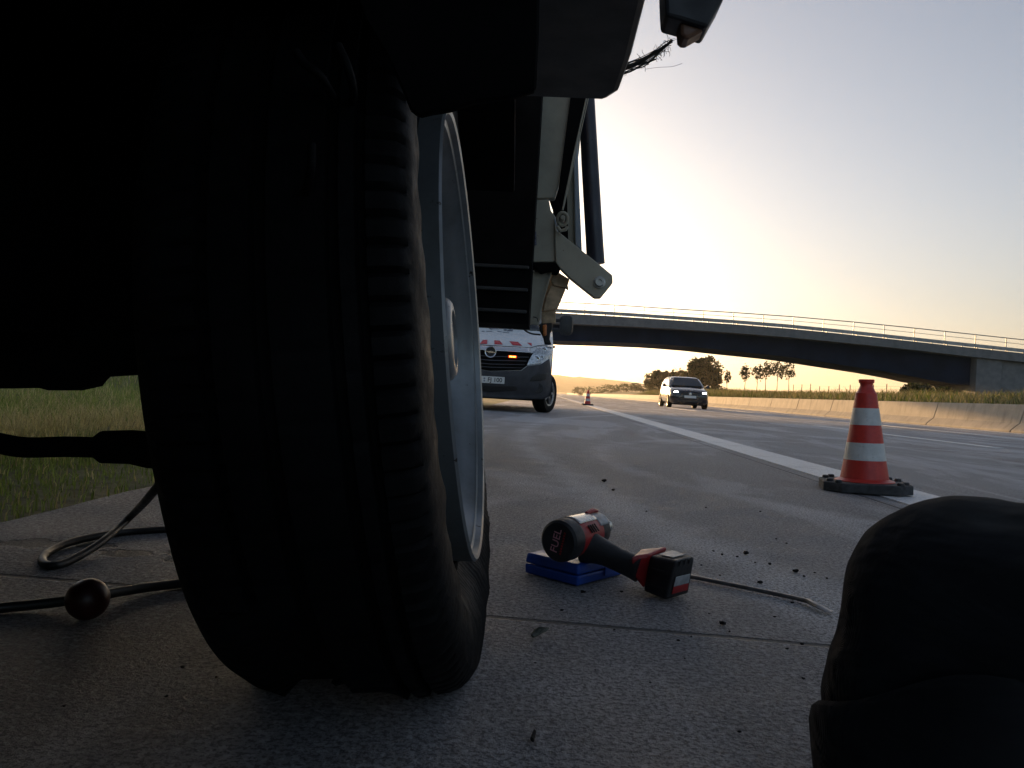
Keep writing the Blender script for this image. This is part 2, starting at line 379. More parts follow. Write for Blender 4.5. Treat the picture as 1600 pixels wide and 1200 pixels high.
# ------------------------------------------------------------------ concrete barrier
bar = thing('concrete_barrier', (12.45, 40, 0), 'long sunlit concrete crash barrier with slanting joints beyond the traffic lanes', 'crash barrier')
prof = [(-.02,0),(-.02,.06),(.16,.26),(.26,.76),(.40,.76),(.50,.26),(.68,.06),(.68,0)]
yb = -6.0; L = 4.5
while yb < 420:
    if yb > 110: L = 12
    b = MB(); sk = .42; g = .022
    def P(x, z, y): return (12.45+x, y-sk*min(z, .45)*1.1+0.02*z, z)
    r0 = [P(x, z, yb+g) for x, z in prof]; r1 = [P(x, z, yb+L-g) for x, z in prof]; rm = [P(x, z, yb+L/2) for x, z in prof]
    b.loft([r0, rm, r1]); o = b.build('barrier_segment', M['barrier'], bar, bevel=.012 if yb < 60 else 0, seg=1)
    yb += L

# ------------------------------------------------------------------ bridge
BY = 70.0
def bx(px, py): p = at(px, py, BY); return (p.x, p.z)
def tabx(l): 
    t = [bx(*p) for p in l]; x0, z0 = t[0]
    return t
rail_t = tabx([(872,471.6),(960,476.3),(1050,482.3),(1145,488),(1240,494.6),(1330,502.5),(1413,510.7),(1510,521),(1600,530.7)])
fas_t = tabx([(872,489),(960,494),(1050,500),(1145,506.5),(1240,514),(1330,523),(1413,532),(1510,542.5),(1600,552)])
fas_b = tabx([(872,505.2),(960,509),(1050,513.6),(1145,520),(1240,527.6),(1330,536.5),(1413,545),(1530,558.7),(1600,565.5)])
sof = tabx([(872,531),(950,533),(1026,536),(1090,541),(1145,547),(1240,556.5),(1307,566.7),(1387,578.7),(1440,588),(1467,594.7),(1507,600.5),(1532,602)])
def ext(t, x):                   # crest mirrored to the left, straight to the right
    x0 = t[0][0]
    if x < x0: 
        m = 2*x0-x; z = lerp(t, m) ; return t[0][1]-(t[0][1]-z)*.9 if z < t[0][1] else z
    if x > t[-1][0]:
        (xa, za), (xb, zb) = t[-2], t[-1]; return zb+(zb-za)/(xb-xa)*(x-xb)
    return lerp(t, x)
XA = at(1530, 560, BY).x; XL = -36.0; XR = 64.0
bridge = thing('motorway_bridge', ((XL+XA)/2, BY+4, 0), 'long grey road bridge with dark curved girder spanning the motorway', 'bridge')
def band(x0, x1, top, bot, y0, y1, n=48):
    b = MB(); rings = []
    for i in range(n+1):
        x = x0+(x1-x0)*i/n; rings.append([(x, y0, bot(x)), (x, y1, bot(x)), (x, y1, top(x)), (x, y0, top(x))])
    return b.loft(rings)
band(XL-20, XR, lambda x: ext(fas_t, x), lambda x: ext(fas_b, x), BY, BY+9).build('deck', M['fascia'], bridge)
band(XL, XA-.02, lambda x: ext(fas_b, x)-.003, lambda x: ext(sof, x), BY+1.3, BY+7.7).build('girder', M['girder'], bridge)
rl = lambda x: ext(rail_t, x); ft = lambda x: ext(fas_t, x)
rail = MB(); 
rail.tube([(XL-18+i*1.0, BY+.12, rl(XL-18+i)) for i in range(int(XR-XL)+17)], .045, 6)
rail.tube([(XL-18+i*1.0, BY+.12, ft(XL-18+i)+(rl(XL-18+i)-ft(XL-18+i))*.66) for i in range(int(XR-XL)+17)], .022, 5)
rail = rail.build('railing', M['galv'], bridge)
x = XL-17
while x < XR-2:
    b = MB(); b.box((x-.035, BY+.09, ft(x)-.02), (x+.035, BY+.15, rl(x))); b.build('post', M['galv'], rail); x += 2.68
gb = band(XL-18, XR-1, lambda x: ft(x)+.47, lambda x: ft(x)+.16, BY+.75, BY+.83).build('guard_rail', M['galv'], bridge)
x = XL-16.4
while x < XR-2:
    pb = MB(); pb.box((x-.04, BY+.83, ft(x)-.02), (x+.04, BY+.93, ft(x)+.42)); x += 1.34; pb.build('guard_rail_post', M['galv'], gb)
for side in (1, -1):
    X0 = XA if side > 0 else XL
    b = MB(); b.hexa([(X0, BY+.35, -.5), (X0+side*2.2, BY+.35, -.5), (X0+side*2.2, BY+8.6, -.5), (X0, BY+8.6, -.5),
                      (X0, BY+.35, ft(X0)-.75), (X0+side*2.2, BY+.35, ft(X0+side*2.2)-.75), (X0+side*2.2, BY+8.6, ft(X0+side*2.2)-.75), (X0, BY+8.6, ft(X0)-.75)])
    b.build('abutment', M['fascia'], bridge, bevel=.03, seg=1)
    b = MB(); X1 = X0+side*2.2; X2 = X0+side*18
    b.hexa([(X1, BY+.6, -.5), (X2, BY+.6, -.5), (X2, BY+8.3, -.5), (X1, BY+8.3, -.5), (X1, BY+.6, ft(X1)-.78), (X2, BY+.6, ft(X2)-.78), (X2, BY+8.3, ft(X2)-.78), (X1, BY+8.3, ft(X1)-.78)])
    w = b.build('wing_wall', M['fascia'], bridge)
p = at(1460, 598, BY+7)
b = MB(); b.box((p.x-.5, BY+6.0, 0), (p.x+.5, BY+7.5, ext(sof, p.x)+.05)); b.build('pillar', M['fascia'], bridge, bevel=.03, seg=1)

# ------------------------------------------------------------------ trees, bushes, grass
def rnd(a, b): return a+(b-a)*random.random()
def leaves(mb, c, rx, ry, rz, n, size, cols, clump=.33, nclump=26):
    cl = []
    for _ in range(nclump):
        while True:
            p = Vector((rnd(-1,1), rnd(-1,1), rnd(-1,1)))
            if p.length < 1: break
        p = p.normalized()*(p.length**.5)*(1-clump*.55); cl.append((Vector((p.x*rx, p.y*ry, p.z*rz)), rnd(.55, 1.25)*clump, random.choice(cols)))
    for _ in range(n):
        q, cs, col = random.choice(cl)
        d = Vector((random.gauss(0,1), random.gauss(0,1), random.gauss(0,1))).normalized()*(random.random()**.45)
        p = Vector(c)+q+Vector((d.x*rx, d.y*ry, d.z*rz))*cs
        u = Vector((random.gauss(0,1), random.gauss(0,1), random.gauss(0,.7))).normalized(); v = u.orthogonal().normalized()
        v.rotate(Matrix.Rotation(rnd(0, 6.28), 3, u)); s = size*rnd(.6, 1.4); k = rnd(.75, 1.25)
        mb.add([p-u*s*.5, p+v*s*.35, p+u*s*.6, p-v*s*.35], [(0,1,2,3)], 0, (col[0]*k, col[1]*k, col[2]*k))
GREENS = [(.045,.06,.018), (.06,.075,.022), (.035,.05,.018), (.075,.075,.03)]
def tree(name, base, h, trunk_h, rx, rz, n, size, label, cat, group=None, cols=GREENS, tr=.12, lobes=1, clump=.33):
    t = thing(name, base, label, cat, group); x, y, z = base
    b = MB(); lean = rnd(-.1, .1)
    b.tube(cr([(x, y, z-.3), (x+lean*.5, y, z+trunk_h*.5), (x+lean, y, z+trunk_h), (x+lean*1.2, y, z+trunk_h+(h-trunk_h)*.6)], 4), [tr*(1-.75*i/12) for i in range(13)], 7)
    for k in range(6):
        a = rnd(0, 6.28); zz = z+trunk_h*rnd(.85, 1.0)+(h-trunk_h)*.1*k
        b.tube([(x+lean, y, zz), (x+lean+math.cos(a)*rx*.35, y+math.sin(a)*rx*.35, zz+.25*(h-trunk_h)), (x+lean+math.cos(a)*rx*.7, y+math.sin(a)*rx*.7, zz+.42*(h-trunk_h))], [tr*.45, tr*.28, tr*.08], 5)
    b.build('trunk', M['bark'], t, smooth=180)
    c = MB()
    for k in range(lobes):
        ox = 0 if lobes == 1 else rnd(-.5, .5)*rx; oz = 0 if lobes == 1 else rnd(-.25, .3)*rz
        leaves(c, (x+lean+ox, y+rnd(-.2,.2)*rx, z+trunk_h+(h-trunk_h)*.5+oz), rx*(1 if lobes == 1 else .7), rx*.8, rz*(1 if lobes == 1 else .75), n//lobes, size, cols, clump)
    c.build('crown', M['leaf'], t)
    return t
def tz_at(px, py_base_unused, Y):
    X = at(px, 625, Y).x; return (X, Y, tz(X, Y))
# big round tree and the lower trees to its left
B = tz_at(1093, 0, 112); tree('broadleaf_tree', B, at(1093, 561, 112).z-B[2], -.2, 3.0, 2.9, 8000, .34, 'large dense round-topped broadleaf tree rising right behind the dark car', 'tree', 'trees beyond the barrier', tr=.3, lobes=5)
B = tz_at(1066, 0, 118); tree('broadleaf_tree', B, at(1066, 572, 118).z-B[2], .1, 2.0, 1.9, 2600, .32, 'low broadleaf tree merging into the left flank of the large round tree', 'tree', 'trees beyond the barrier', tr=.2, lobes=3)
B = tz_at(1027, 0, 125); tree('broadleaf_tree', B, at(1027, 577, 125).z-B[2], .1, 2.1, 1.8, 2600, .32, 'bushy rounded tree standing leftmost above the dark car roof', 'tree', 'trees beyond the barrier', tr=.2, lobes=3)
B = tz_at(1045, 0, 122); tree('broadleaf_tree', B, at(1045, 580, 122).z-B[2], .1, 1.9, 1.6, 2200, .32, 'low bushy tree in the middle of the clump above the dark car roof', 'tree', 'trees beyond the barrier', tr=.2, lobes=3)
young = [(1135,577,10,'tiny thin sapling standing alone between the round tree and the young row',.5),(1162,567,17,'young slim-trunked tree at the left end of the row under the bridge',.9),
         (1181,565,17,'young tree second from the left in the row under the bridge',.9),(1195,562,19,'tallest airy young tree in the middle of the row under the bridge',1.0),
         (1213,561,17,'young tree second from the right in the row under the bridge',.95),(1232,562,17,'young round-crowned tree at the right end of the row under the bridge',.9)]
for px, top, w, lab, kk in young:
    B = tz_at(px, 0, 96+rnd(-3,3)); H = at(px, top, 96).z-B[2]; rx = w*.5*96/1200*1.35
    tree('young_tree', B, H, H*rnd(.38,.5), rx*rnd(.85,1.15), H*rnd(.23,.3), int(460*kk), .22, lab, 'young tree', 'young trees in a row', tr=.06, clump=.42)
# hedge bushes along the far carriageway
for i, (px, top, Yd, w) in enumerate([(905,604,230,2.6),(930,603,210,3.0),(955,600,200,3.2),(978,599,180,2.8),(1000,598,165,3),(1020,598,150,2.6),(1118,601,128,1.8),(1440,598,66,1.0),(1425,600,64,.9),(1470,603,58,.9)]):
    B = tz_at(px, 0, Yd); H = max(1.2, at(px, top, Yd).z-B[2]); 
    lab = ['small pale bush nearest the end of the hedge by the distant hill','bush second along the hedge from the distant hill','bush midway along the low hedge before the hill','bush in the low hedge left of the dark car','bush in the hedge touching the bushy tree on its left','bush below the bushy tree left of the dark car',
           'low bush right of the large round tree','dark bush beside the bridge abutment, the taller one','dark bush left of the tall one beside the bridge abutment','low dark bush below the end of the bridge girder'][i]
    t = thing('hedge_bush', B, lab, 'bush', 'bushes beyond the barrier')
    b = MB()
    for k in range(4):
        a = k*1.6; b.tube([B, (B[0]+math.cos(a)*w*.3, B[1]+math.sin(a)*w*.3, B[2]+H*.6)], [.04, .01], 5)
    b.build('stem', M['bark'], t); c = MB(); leaves(c, (B[0], B[1], B[2]+H*.5), w, w, H*.52, 900, .26, GREENS, .42); c.build('crown', M['leaf'], t)

def blades(name, spots, cols, kind='stuff', lab=None):
    mb = MB()
    for (x, y, z, h, w, col) in spots:
        a = rnd(0, 6.28); l = h*rnd(.2, 1.1); dx, dy = math.cos(a), math.sin(a); wx, wy = -dy*w*.5, dx*w*.5
        k = rnd(.7, 1.3); c = (col[0]*k, col[1]*k, col[2]*k)
        mb.add([(x-wx, y-wy, z-.02), (x+wx, y+wy, z-.02), (x+wx*.7+dx*l*.35, y+wy*.7+dy*l*.35, z+h*.6), (x-wx*.7+dx*l*.35, y-wy*.7+dy*l*.35, z+h*.6), (x+dx*l, y+dy*l, z+h)], [(0,1,2,3),(3,2,4)], 0, c)
    o = mb.build(name, M['grass']); tag(o, lab, 'grass', None, kind); return o
DRY = [(.66,.55,.27), (.70,.60,.32), (.55,.45,.21)]; FRESH = [(.30,.38,.09), (.36,.43,.13), (.24,.32,.07)]
sp = []
for _ in range(90000):
    Y = 1.2+11*random.random()**1.35; X = -1.18-abs(Y)*rnd(0, .75)-rnd(0, .5)
    if X/Y < -.95 and random.random() < .8: continue
    nn = mnoise.noise(Vector((X*.9, Y*.5, 0)))
    dist = -X-1.2; pd = sstep(.45, .9, dist)*(1-sstep(1.4, 2.2, dist))
    col = random.choice(DRY if random.random() < .22+.7*pd+.35*nn else FRESH)
    h = rnd(.02, .09)*(1+.6*nn)*(.5+.5*sstep(.2,1.6,dist))*(1+.25*sstep(.2, 1.5, dist)); sp.append((X, Y, tz(X, Y), h, rnd(.002, .005)*(1+Y*.08), col))
blades('verge_grass', sp, None, 'stuff', 'dry and green grass on the verge seen under the truck')
sp = []
for _ in range(34000):
    Y = 9+120*random.random()**1.2; X = 13.25+rnd(0, 1)**1.5*(9+Y*.14)
    nn = mnoise.noise(Vector((X*.35, Y*.15, 7)))
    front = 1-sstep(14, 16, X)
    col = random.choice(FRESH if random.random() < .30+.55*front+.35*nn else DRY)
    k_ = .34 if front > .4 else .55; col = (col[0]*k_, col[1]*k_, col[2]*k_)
    h = rnd(.25, .65)*(1+.5*nn)*(1.25 if front > .4 else 1); w = rnd(.02, .045)*(1+Y/130)
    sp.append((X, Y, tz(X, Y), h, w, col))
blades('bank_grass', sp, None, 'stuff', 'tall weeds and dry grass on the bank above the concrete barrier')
# wire fence on the bank
p0 = at(1240, 600, 88); p1 = at(1455, 600, 62)
fz = lambda x, y: tz(x, y)
fence = thing('wire_fence', ((p0.x+p1.x)/2, 75, 1.3), 'thin wire fence with slim posts along the grassy bank', 'fence')
wire = [MB(), MB()]; fpts = []
for k in range(13):
    t = k/12; X = p0.x+(p1.x-p0.x)*t; Y = 88-26*t; Z = tz(X, Y); fpts.append((X, Y, Z))
    b = MB(); b.tube([(X, Y, Z-.2), (X+rnd(-.04,.04), Y, Z+1.35+rnd(-.15,.15))], .035, 6); b.build('post', M['bark'], fence)
b = MB()
for hh in (.7, 1.0, 1.25): b.tube([(x, y, z+hh) for x, y, z in fpts], .006, 4)
b.build('wire', M['galv'], fence)

# ------------------------------------------------------------------ traffic cones
def make_cone(label):
    t = thing('traffic_cone', (0, 0, 0), label, 'traffic cone', 'traffic cones on the shoulder line')
    b = MB()
    W, D, c = .190, .175, .07
    oct_ = [(-W+c,-D),(W-c,-D),(W,-D+c),(W,D-c),(W-c,D),(-W+c,D),(-W,D-c),(-W,-D+c)]
    b.loft([[(x, y, .002) for x, y in oct_], [(x, y, .040) for x, y in oct_], [(x*.985, y*.985, .045) for x, y in oct_]])
    pl = b.build('base_plate', M['conebase'], t, bevel=.004)
    for x, y in ((-W+.03,-.09),(-.13,-D+.03),(.13,-D+.03),(W-.03,-.09),(W-.03,.09),(.13,D-.03),(-.13,D-.03),(-W+.03,.09)):
        b = MB(); b.lathe((x, y, .0455), (0,0,1), [(0,.016),(.008,.0155),(.012,.012),(.013,0.004)], 14); b.build('knob', M['blackp'], pl, smooth=40)
    b = MB(); b.lathe((0,0,.046), (0,0,1), [(0,.132),(.004,.131),(.008,.118),(.014,.106),(.10,.092),(.40,.048),(.415,.047),(.42,.042),(.445,.030),(.452,.028),(.462,.029),(.466,.034),(.478,.035),(.481,.033),(.481,.016),(.44,.014)], 40)
    b.build('cone_body', M['conered'], t, smooth=35)
    for z0, z1 in ((.100,.182),(.265,.345)):
        r = lambda z: .092+(z-.10)*(.048-.092)/.30+.0012
        b = MB(); b.lathe((0,0,.046), (0,0,1), [(z0, r(z0)-.002),(z0+.0005, r(z0)),(z1-.0005, r(z1)),(z1, r(z1)-.002)], 40, cap=False); b.build('white_band', M['conewhite'], t, smooth=35)
    return t
c1 = make_cone('nearest red and white traffic cone standing large on the shoulder line')
p = gnd(1350, 768); c1.scale = (.945,.945,.94); c1.location = (p.x, p.y, .004); c1.rotation_euler = (0, R(-1.6), R(-14))
c2 = copy_tree(c1); c2['label'] = 'small distant red and white traffic cone beside the parked van'
c2.scale = (1,1,1); c2.location = (gnd(913, 632).x, gnd(913, 632).y*.93, .004); c2.rotation_euler = (0, 0, R(8))

# ------------------------------------------------------------------ service truck
truck = thing('service_truck', (-1.1, 1.05, 0), 'dark truck on a flat front tyre, cream equipment arms hanging at its side', 'truck')
WX, WY, WZ = -.210, 1.05, .417
wheel = thing('wheel', (WX, WY, WZ), None, None); wheel.parent = truck; wheel.matrix_parent_inverse = truck.matrix_basis.inverted()
# tyre: profile across the width (x offset, radius, kind)
WX += .004; CAMB = R(-6.5)
prof = [(.072,.318),(.083,.345),(.087,.375),(.085,.405),(.082,.428),(.079,.4375),(.0765,.442),(.072,.4475),(.062,.4510),(.050,.453),(.049,.442),(.042,.442),(.041,.4545),(.030,.456),(.029,.445),(.020,.445),(.019,.458),
        (-.019,.458),(-.020,.445),(-.029,.445),(-.030,.457),(-.054,.4545),(-.055,.441),(-.063,.441),(-.064,.452),(-.085,.449),(-.098,.441),(-.108,.428),(-.116,.405),(-.120,.375),(-.115,.345),(-.10,.322),(-.09,.30),(.065,.30)]
wheel_fix = None
b = MB(); NA = 600; rings = []
for i in range(NA):
    th = 2*PI*i/NA; ring = []
    lug = (i % 5)
    for j, (px_, r) in enumerate(prof):
        rr = r; xx = px_*(1.36 if px_ < 0 else 1.06)
        if 5 <= j <= 9 and lug < 1: rr -= .006 if j > 5 else .002
        if 6 <= j <= 9: rr += .0012*mnoise.noise(Vector((i*.31, j*2.0, 0)))
        if 23 <= j <= 25 and (lug+2) % 5 < 1: rr -= .006
        if 11 < j < 22 and j not in (14,15,18,19) and (i+j) % 12 == 0: rr -= .003
        # missing, delaminated tread strip at the bottom of the inner half
        if 20 <= j <= 24 and abs(((th-1.5*PI+PI) % (2*PI))-PI) < .95: rr = min(rr, .437)
        sag = 0
        yy = math.cos(th)*rr; zz = math.sin(th)*rr
        floor = -WZ+.003
        if rr > .44 or j in range(4, 28):
            wz = zz*math.cos(CAMB)-xx*math.sin(CAMB)
            if 17 <= j <= 24: floor += .030
            if wz < floor: zz += (floor-wz)/math.cos(CAMB)
        low = sstep(-.12, -.40, zz)
        if j <= 7 or j >= 26:
            side = 1 if px_ > 0 else -1
            xx += side*low*(.030 if side < 0 else .012)*math.sin(PI*min(1, max(0, (rr-.30)/.15)))
        # outer sidewall pulled off the bead and creased towards the camera side
        if j <= 3: xx -= .018*(1-j/4)*(.7+.5*math.sin(th*3+1.0))+.004*mnoise.noise(Vector((th*9, j, 0)))
        if 1 <= j <= 4: xx += .0016*math.sin(th*200)*low
        ring.append((WX+xx, WY+yy, WZ+zz))
    rings.append(ring)
nP = len(prof)
vs = [p for r in rings for p in r]; fs = [(i*nP+j, i*nP+(j+1)%nP, ((i+1)%NA)*nP+(j+1)%nP, ((i+1)%NA)*nP+j) for i in range(NA) for j in range(nP)]
b.add(vs, fs); b.build('tyre', M['rubber'], wheel, smooth=38)
# shredded flaps of rubber
for (px, py, Yd, l, a) in ((650,466,.76,.022,.5),):
    p = at(px, py, Yd); b = MB(); b.prism([p, p+Vector((l, 0, l*a)), p+Vector((l*.6, 0, l*a+.010)), p+Vector((-.004, 0, .012))], (0, .006, 0)); b.build('torn_rubber', M['rubber'], wheel)

rimo = -.108-WX
b = MB(); b.lathe((WX, WY, WZ), (1,0,0), [(-.06,.274),(rimo-.046,.280),(rimo-.040,.286),(rimo-.034,.2975),(rimo-.003,.300),(rimo,.297),(rimo-.002,.292),(rimo-.010,.290),(rimo-.012,.284),(rimo-.016,.2835),(rimo-.030,.276),(rimo-.052,.268),(rimo-.10,.262),(rimo-.115,.25),(rimo-.118,.20),(rimo-.10,.15),(rimo-.075,.13),(rimo-.072,.06),(rimo-.07,.0005)], 96)
b.build('rim', M['rim'], wheel, smooth=40)
b = MB(); b.lathe((WX+rimo-.066, WY, WZ), (1,0,0), [(0,.066),(.02,.064),(.042,.056),(.047,.050),(.048,.040),(.044,.038),(.044,.0005)], 32); b.build('hub', M['rim'], wheel, smooth=40)
for k in range(10):
    a = 2*PI*k/10; b = MB(); b.lathe((WX+rimo-.112, WY+math.cos(a)*.105, WZ+math.sin(a)*.105), (1,0,0), [(0,.017),(.012,.0165),(.02,.015),(.021,.012),(.045,.010),(.046,.0005)], 6); b.build('wheel_nut', M['steel'], wheel)
wheel.rotation_euler = (0, CAMB, R(1.5))
b = MB(); rg = []
for k in range(29):
    a = R(146-k*3.8); rr_ = .492; rg.append([(x, WY+math.cos(a)*(rr_+o), WZ+math.sin(a)*(rr_+o)+(.006*math.sin(x*60+1) if k == 0 else 0)) for x, o in ((-.46,0),(-.46,.012),(-.077,.012),(-.077,0),(-.20,-.002),(-.33,-.002))])
b.loft(rg); b.build('mudguard', M['black'], truck, smooth=40)
for pts_ in ([(487,225,.58),(486,262,.58),(478,300,.60),(470,322,.64)], [(528,70,.60),(545,110,.60),(552,150,.62),(540,176,.66)], [(462,80,.60),(476,100,.60),(500,118,.6),(520,150,.62)]):
    b = MB(); b.tube(cr([at(*q) for q in pts_], 6), .0035, 8); b.build('brake_hose', M['rubber'], truck, smooth=60)
b = MB(); b.prism([at(x, y, .60) for x, y in ((520,-120),(845,-120),(842,60),(838,140),(800,152),(740,160),(702,172),(676,176),(654,181),(640,170),(628,140),(606,90),(570,30))], (0,.008,0)); b.build('arch_liner_edge', M['black'], truck, bevel=.002, seg=1)
# floor of the cab, cab shell and running gear
b = MB()
XE, YE, ZF = .12, 1.555, .955
b.prism([(-2.25,-1.2,ZF),(XE,-1.2,ZF),(XE,YE-.20,ZF),(XE-.006,YE-.05,ZF+.0),(XE-.03,YE,ZF),(-2.25,YE,ZF)], (0,0,.22))
b.build('underbody', M['darkgrey'], truck, bevel=.012)
b = MB(); b.box((-2.25,-1.25,.18),(.06,-1.05,.953)); b.build('front_shade_panel', M['darkgrey'], truck, bevel=.03)  # unseen panel added behind the camera to keep light off the tyre
b = MB(); b.box((-2.25,-1.04,.22),(-2.21,2.2,.953)); b.build('side_shade_panel', M['darkgrey'], truck, bevel=.01)  # unseen panel added on the far side to darken under the truck
b = MB(); b.loft([[(-2.23,-1.15,z),(XE-.02-i,-1.15,z),(XE-.02-i,YE-.05,z),(-2.23,YE-.05,z)] for z, i in ((ZF+.222,0),(1.7,0),(2.5,.12),(2.6,.2))]); b.build('cab', M['cream'], truck, bevel=.04)
b = MB(); b.prism([(XE-.03,.0,1.75),(XE-.03,1.1,1.75),(XE-.10,1.1,2.35),(XE-.10,.25,2.35)], (.016,0,0)); b.build('side_window', M['glass'], truck)
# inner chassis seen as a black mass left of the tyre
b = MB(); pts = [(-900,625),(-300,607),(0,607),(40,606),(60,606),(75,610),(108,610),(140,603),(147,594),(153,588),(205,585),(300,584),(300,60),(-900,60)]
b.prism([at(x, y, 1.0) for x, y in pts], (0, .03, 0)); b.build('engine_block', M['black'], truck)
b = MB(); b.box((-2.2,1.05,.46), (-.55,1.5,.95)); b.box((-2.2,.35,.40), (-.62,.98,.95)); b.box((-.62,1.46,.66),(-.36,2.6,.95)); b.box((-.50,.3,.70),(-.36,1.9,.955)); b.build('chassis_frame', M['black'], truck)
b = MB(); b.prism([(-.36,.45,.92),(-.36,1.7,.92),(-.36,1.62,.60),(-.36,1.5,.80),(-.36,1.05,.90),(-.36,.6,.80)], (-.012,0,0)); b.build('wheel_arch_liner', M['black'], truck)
b = MB(); b.tube(cr([at(-260,640,.95), at(-60,680,.92), at(0,693,.9), at(40,699,.9), at(100,698,.9), at(150,699,.9)], 4), .0125, 14)
b.tube([at(150,699,.9), at(160,698.5,.9), at(205,698.5,.9), at(232,703,.9), at(300,704,.9)], [.014,.0195,.0205,.022,.022], 16); b.build('steering_rod', M['black'], truck, smooth=40)
# equipment box behind the cab
QY = 3.0
def poly(name, pts, Y, th, m, par=truck, bevel=.004, back=True):
    b = MB(); b.prism([at(x, y, Y) for x, y in pts], (0, th, 0)); return b.build(name, M[m], par, bevel=bevel)
b = MB(); pA = at(826, 507, 2.75); pB = at(748, 509, 2.75)
b.box((-2.2, 2.75, pA.z), (pA.x, 2.98, 2.0)); box = b.build('equipment_box', M['black'], truck)
for yy in (417, 452, 486):
    z = at(790, yy, 2.75).z; b = MB(); b.box((-2.2, 2.735, z-.006), (pA.x-.01, 2.749, z+.006)); b.build('rib', M['darkgrey'], box, bevel=.003)
b = MB(); b.box((-2.2, 3.2, 1.0), (-.075, 6.2, 2.3)); b.build('load_bed', M['cream'], truck, bevel=.02)
poly('side_panel', [(823,100),(903,100),(892,150),(874,287),(867,309),(828,311),(825,306)], QY, .05, 'cream')
poly('hanging_strap', [(893,140),(919,140),(897,240),(881,322),(874,318),(872,300)], QY-.02, .015, 'black')
b = MB(); b.tube([at(919,142,QY-.06), at(898,235,QY-.06), at(879,328,QY-.06)], .0035, 6); b.tube([at(922,142,QY-.06), at(901,235,QY-.06), at(880,328,QY-.06)], .002, 6); b.build('tie_wire', M['cream'], truck)
poly('bracket', [(826,313),(857.5,311.5),(861,329),(869,340),(872,362),(872,403),(867,409.5),(826,409.5)], QY-.03, .10, 'cream')
poly('badge', [(832,362),(838,362),(838.5,383),(831.5,383)], QY-.036, .004, 'sticker', bevel=0)
poly('bracket_cheek', [(866,338),(871,352),(879,400),(874,412),(867.5,410)], QY-.034, .09, 'bluegrey')  # lit right side of the cream bracket, its light put into the colour
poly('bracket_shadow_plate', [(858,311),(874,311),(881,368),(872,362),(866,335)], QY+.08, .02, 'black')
poly('rear_post', [(893,140),(916,140),(902,260),(899,300),(898.6,385),(881,368),(881,323)], QY+.35, .06, 'cream')
poly('rear_post_face', [(893,140),(900,140),(905,290),(909.5,392),(898.8,382),(897.5,300)], QY+.33, .06, 'bluegrey')
b = MB(); b.tube([at(908,60,QY+.05), at(916,145,QY+.05), at(922,260,QY+.05), at(929,380,QY+.05), at(931,412,QY+.05)], [.031,.032,.034,.035,.036], 24); b.build('support_tube', M['tube'], truck, smooth=40)
arm = poly('swing_arm', [(868,409),(866,345),(870.5,360),(944,419),(957,430),(957.6,442),(939,465),(929,465),(892,435.5),(875,419)], QY-.045, .05, 'cream')
c = at(936.5, 441, QY-.047)
b = MB(); b.lathe(c, (0,-1,0), [(0,.024),(.004,.0235),(.0045,.018),(.016,.0175),(.018,.016),(.018,.009),(.010,.0085),(.010,.0005)], 24); b.build('bolt', M['steel'], arm, smooth=35)
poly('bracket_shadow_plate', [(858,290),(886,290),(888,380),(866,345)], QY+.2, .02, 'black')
poly('folded_plate_back', [(850,424),(870,424),(858,486),(846,486)], QY+.12, .02, 'rusty')
# shackle
b = MB(); c = at(879, 342, QY-.07)
b.tube([c+Vector((math.cos(a)*.019, -.01*math.sin(a), math.sin(a)*.022)) for a in [2*PI*k/20 for k in range(21)]], .0065, 8)
b.lathe(c+Vector((0,.03,0)), (0,-1,0), [(0,.010),(.05,.010),(.055,.008),(.056,.0005)], 12)
b.tube([c+Vector((-.018,0,-.03)), c+Vector((-.005,0,-.046)), c+Vector((.014,0,-.040)), c+Vector((.02,0,-.028))], .007, 8); b.build('shackle', M['cream'], truck, smooth=40)
poly('lower_plate', [(826,424),(861.5,424),(857,440),(850,465),(845,484),(844,497),(842,508),(825.5,506)], QY-.005, .03, 'cream')
b = MB(); b.tube([at(862,423,QY-.02), at(857,440,QY-.02), at(849.5,466,QY-.02), at(845,486,QY-.02), at(844,500,QY-.02)], .0028, 6); b.build('plate_edge', M['cream'], truck)
poly('clamp', [(831,409.8),(868,409.8),(876,420),(871,427),(856,423),(846,427),(832,417)], QY-.04, .08, 'black', bevel=.006)
poly('folded_plate', [(863,426),(872,425),(890,436),(887,446),(889,452),(884,449),(866,446),(861,440)], QY+.02, .05, 'rusty')
poly('folded_plate', [(861,446),(884,451),(871,482),(848,487),(853,464)], QY+.03, .05, 'rusty')
poly('stub_post', [(846,486),(868.5,482),(868.5,505),(846,506)], QY+.05, .05, 'rusty')
poly('lamp_holder', [(842,506),(864,504),(863,515),(860,520),(859,530),(862,538),(851,538),(849,528),(843,516)], QY+.02, .045, 'blackp', bevel=.005)
poly('marker_lamp', [(847.5,507.5),(854.5,506.5),(854,524.5),(848.5,525)], QY+.005, .022, 'orange', bevel=.005)
b = MB(); b.tube(cr([at(805,480,QY-.06), at(810,492,QY-.06), at(816,511,QY-.05), at(828,520.5,QY-.03), at(844,523,QY+.02)], 6), .0034, 8); b.tube(cr([at(833,495,QY-.03), at(839,497,QY-.03), at(841,503,QY-.03)], 4), .002, 6); b.build('lamp_cable', M['cable'], truck, smooth=40)
b = MB(); b.tube([at(832,140,QY-.02), at(834,174,QY-.02)], .009, 10); b.tube(cr([at(824,176,QY-.03), at(834,178,QY-.03), at(842,174,QY-.03), at(849,172,QY-.03)], 3), .0025, 6); b.build('locking_pin', M['steel'], truck, smooth=40)
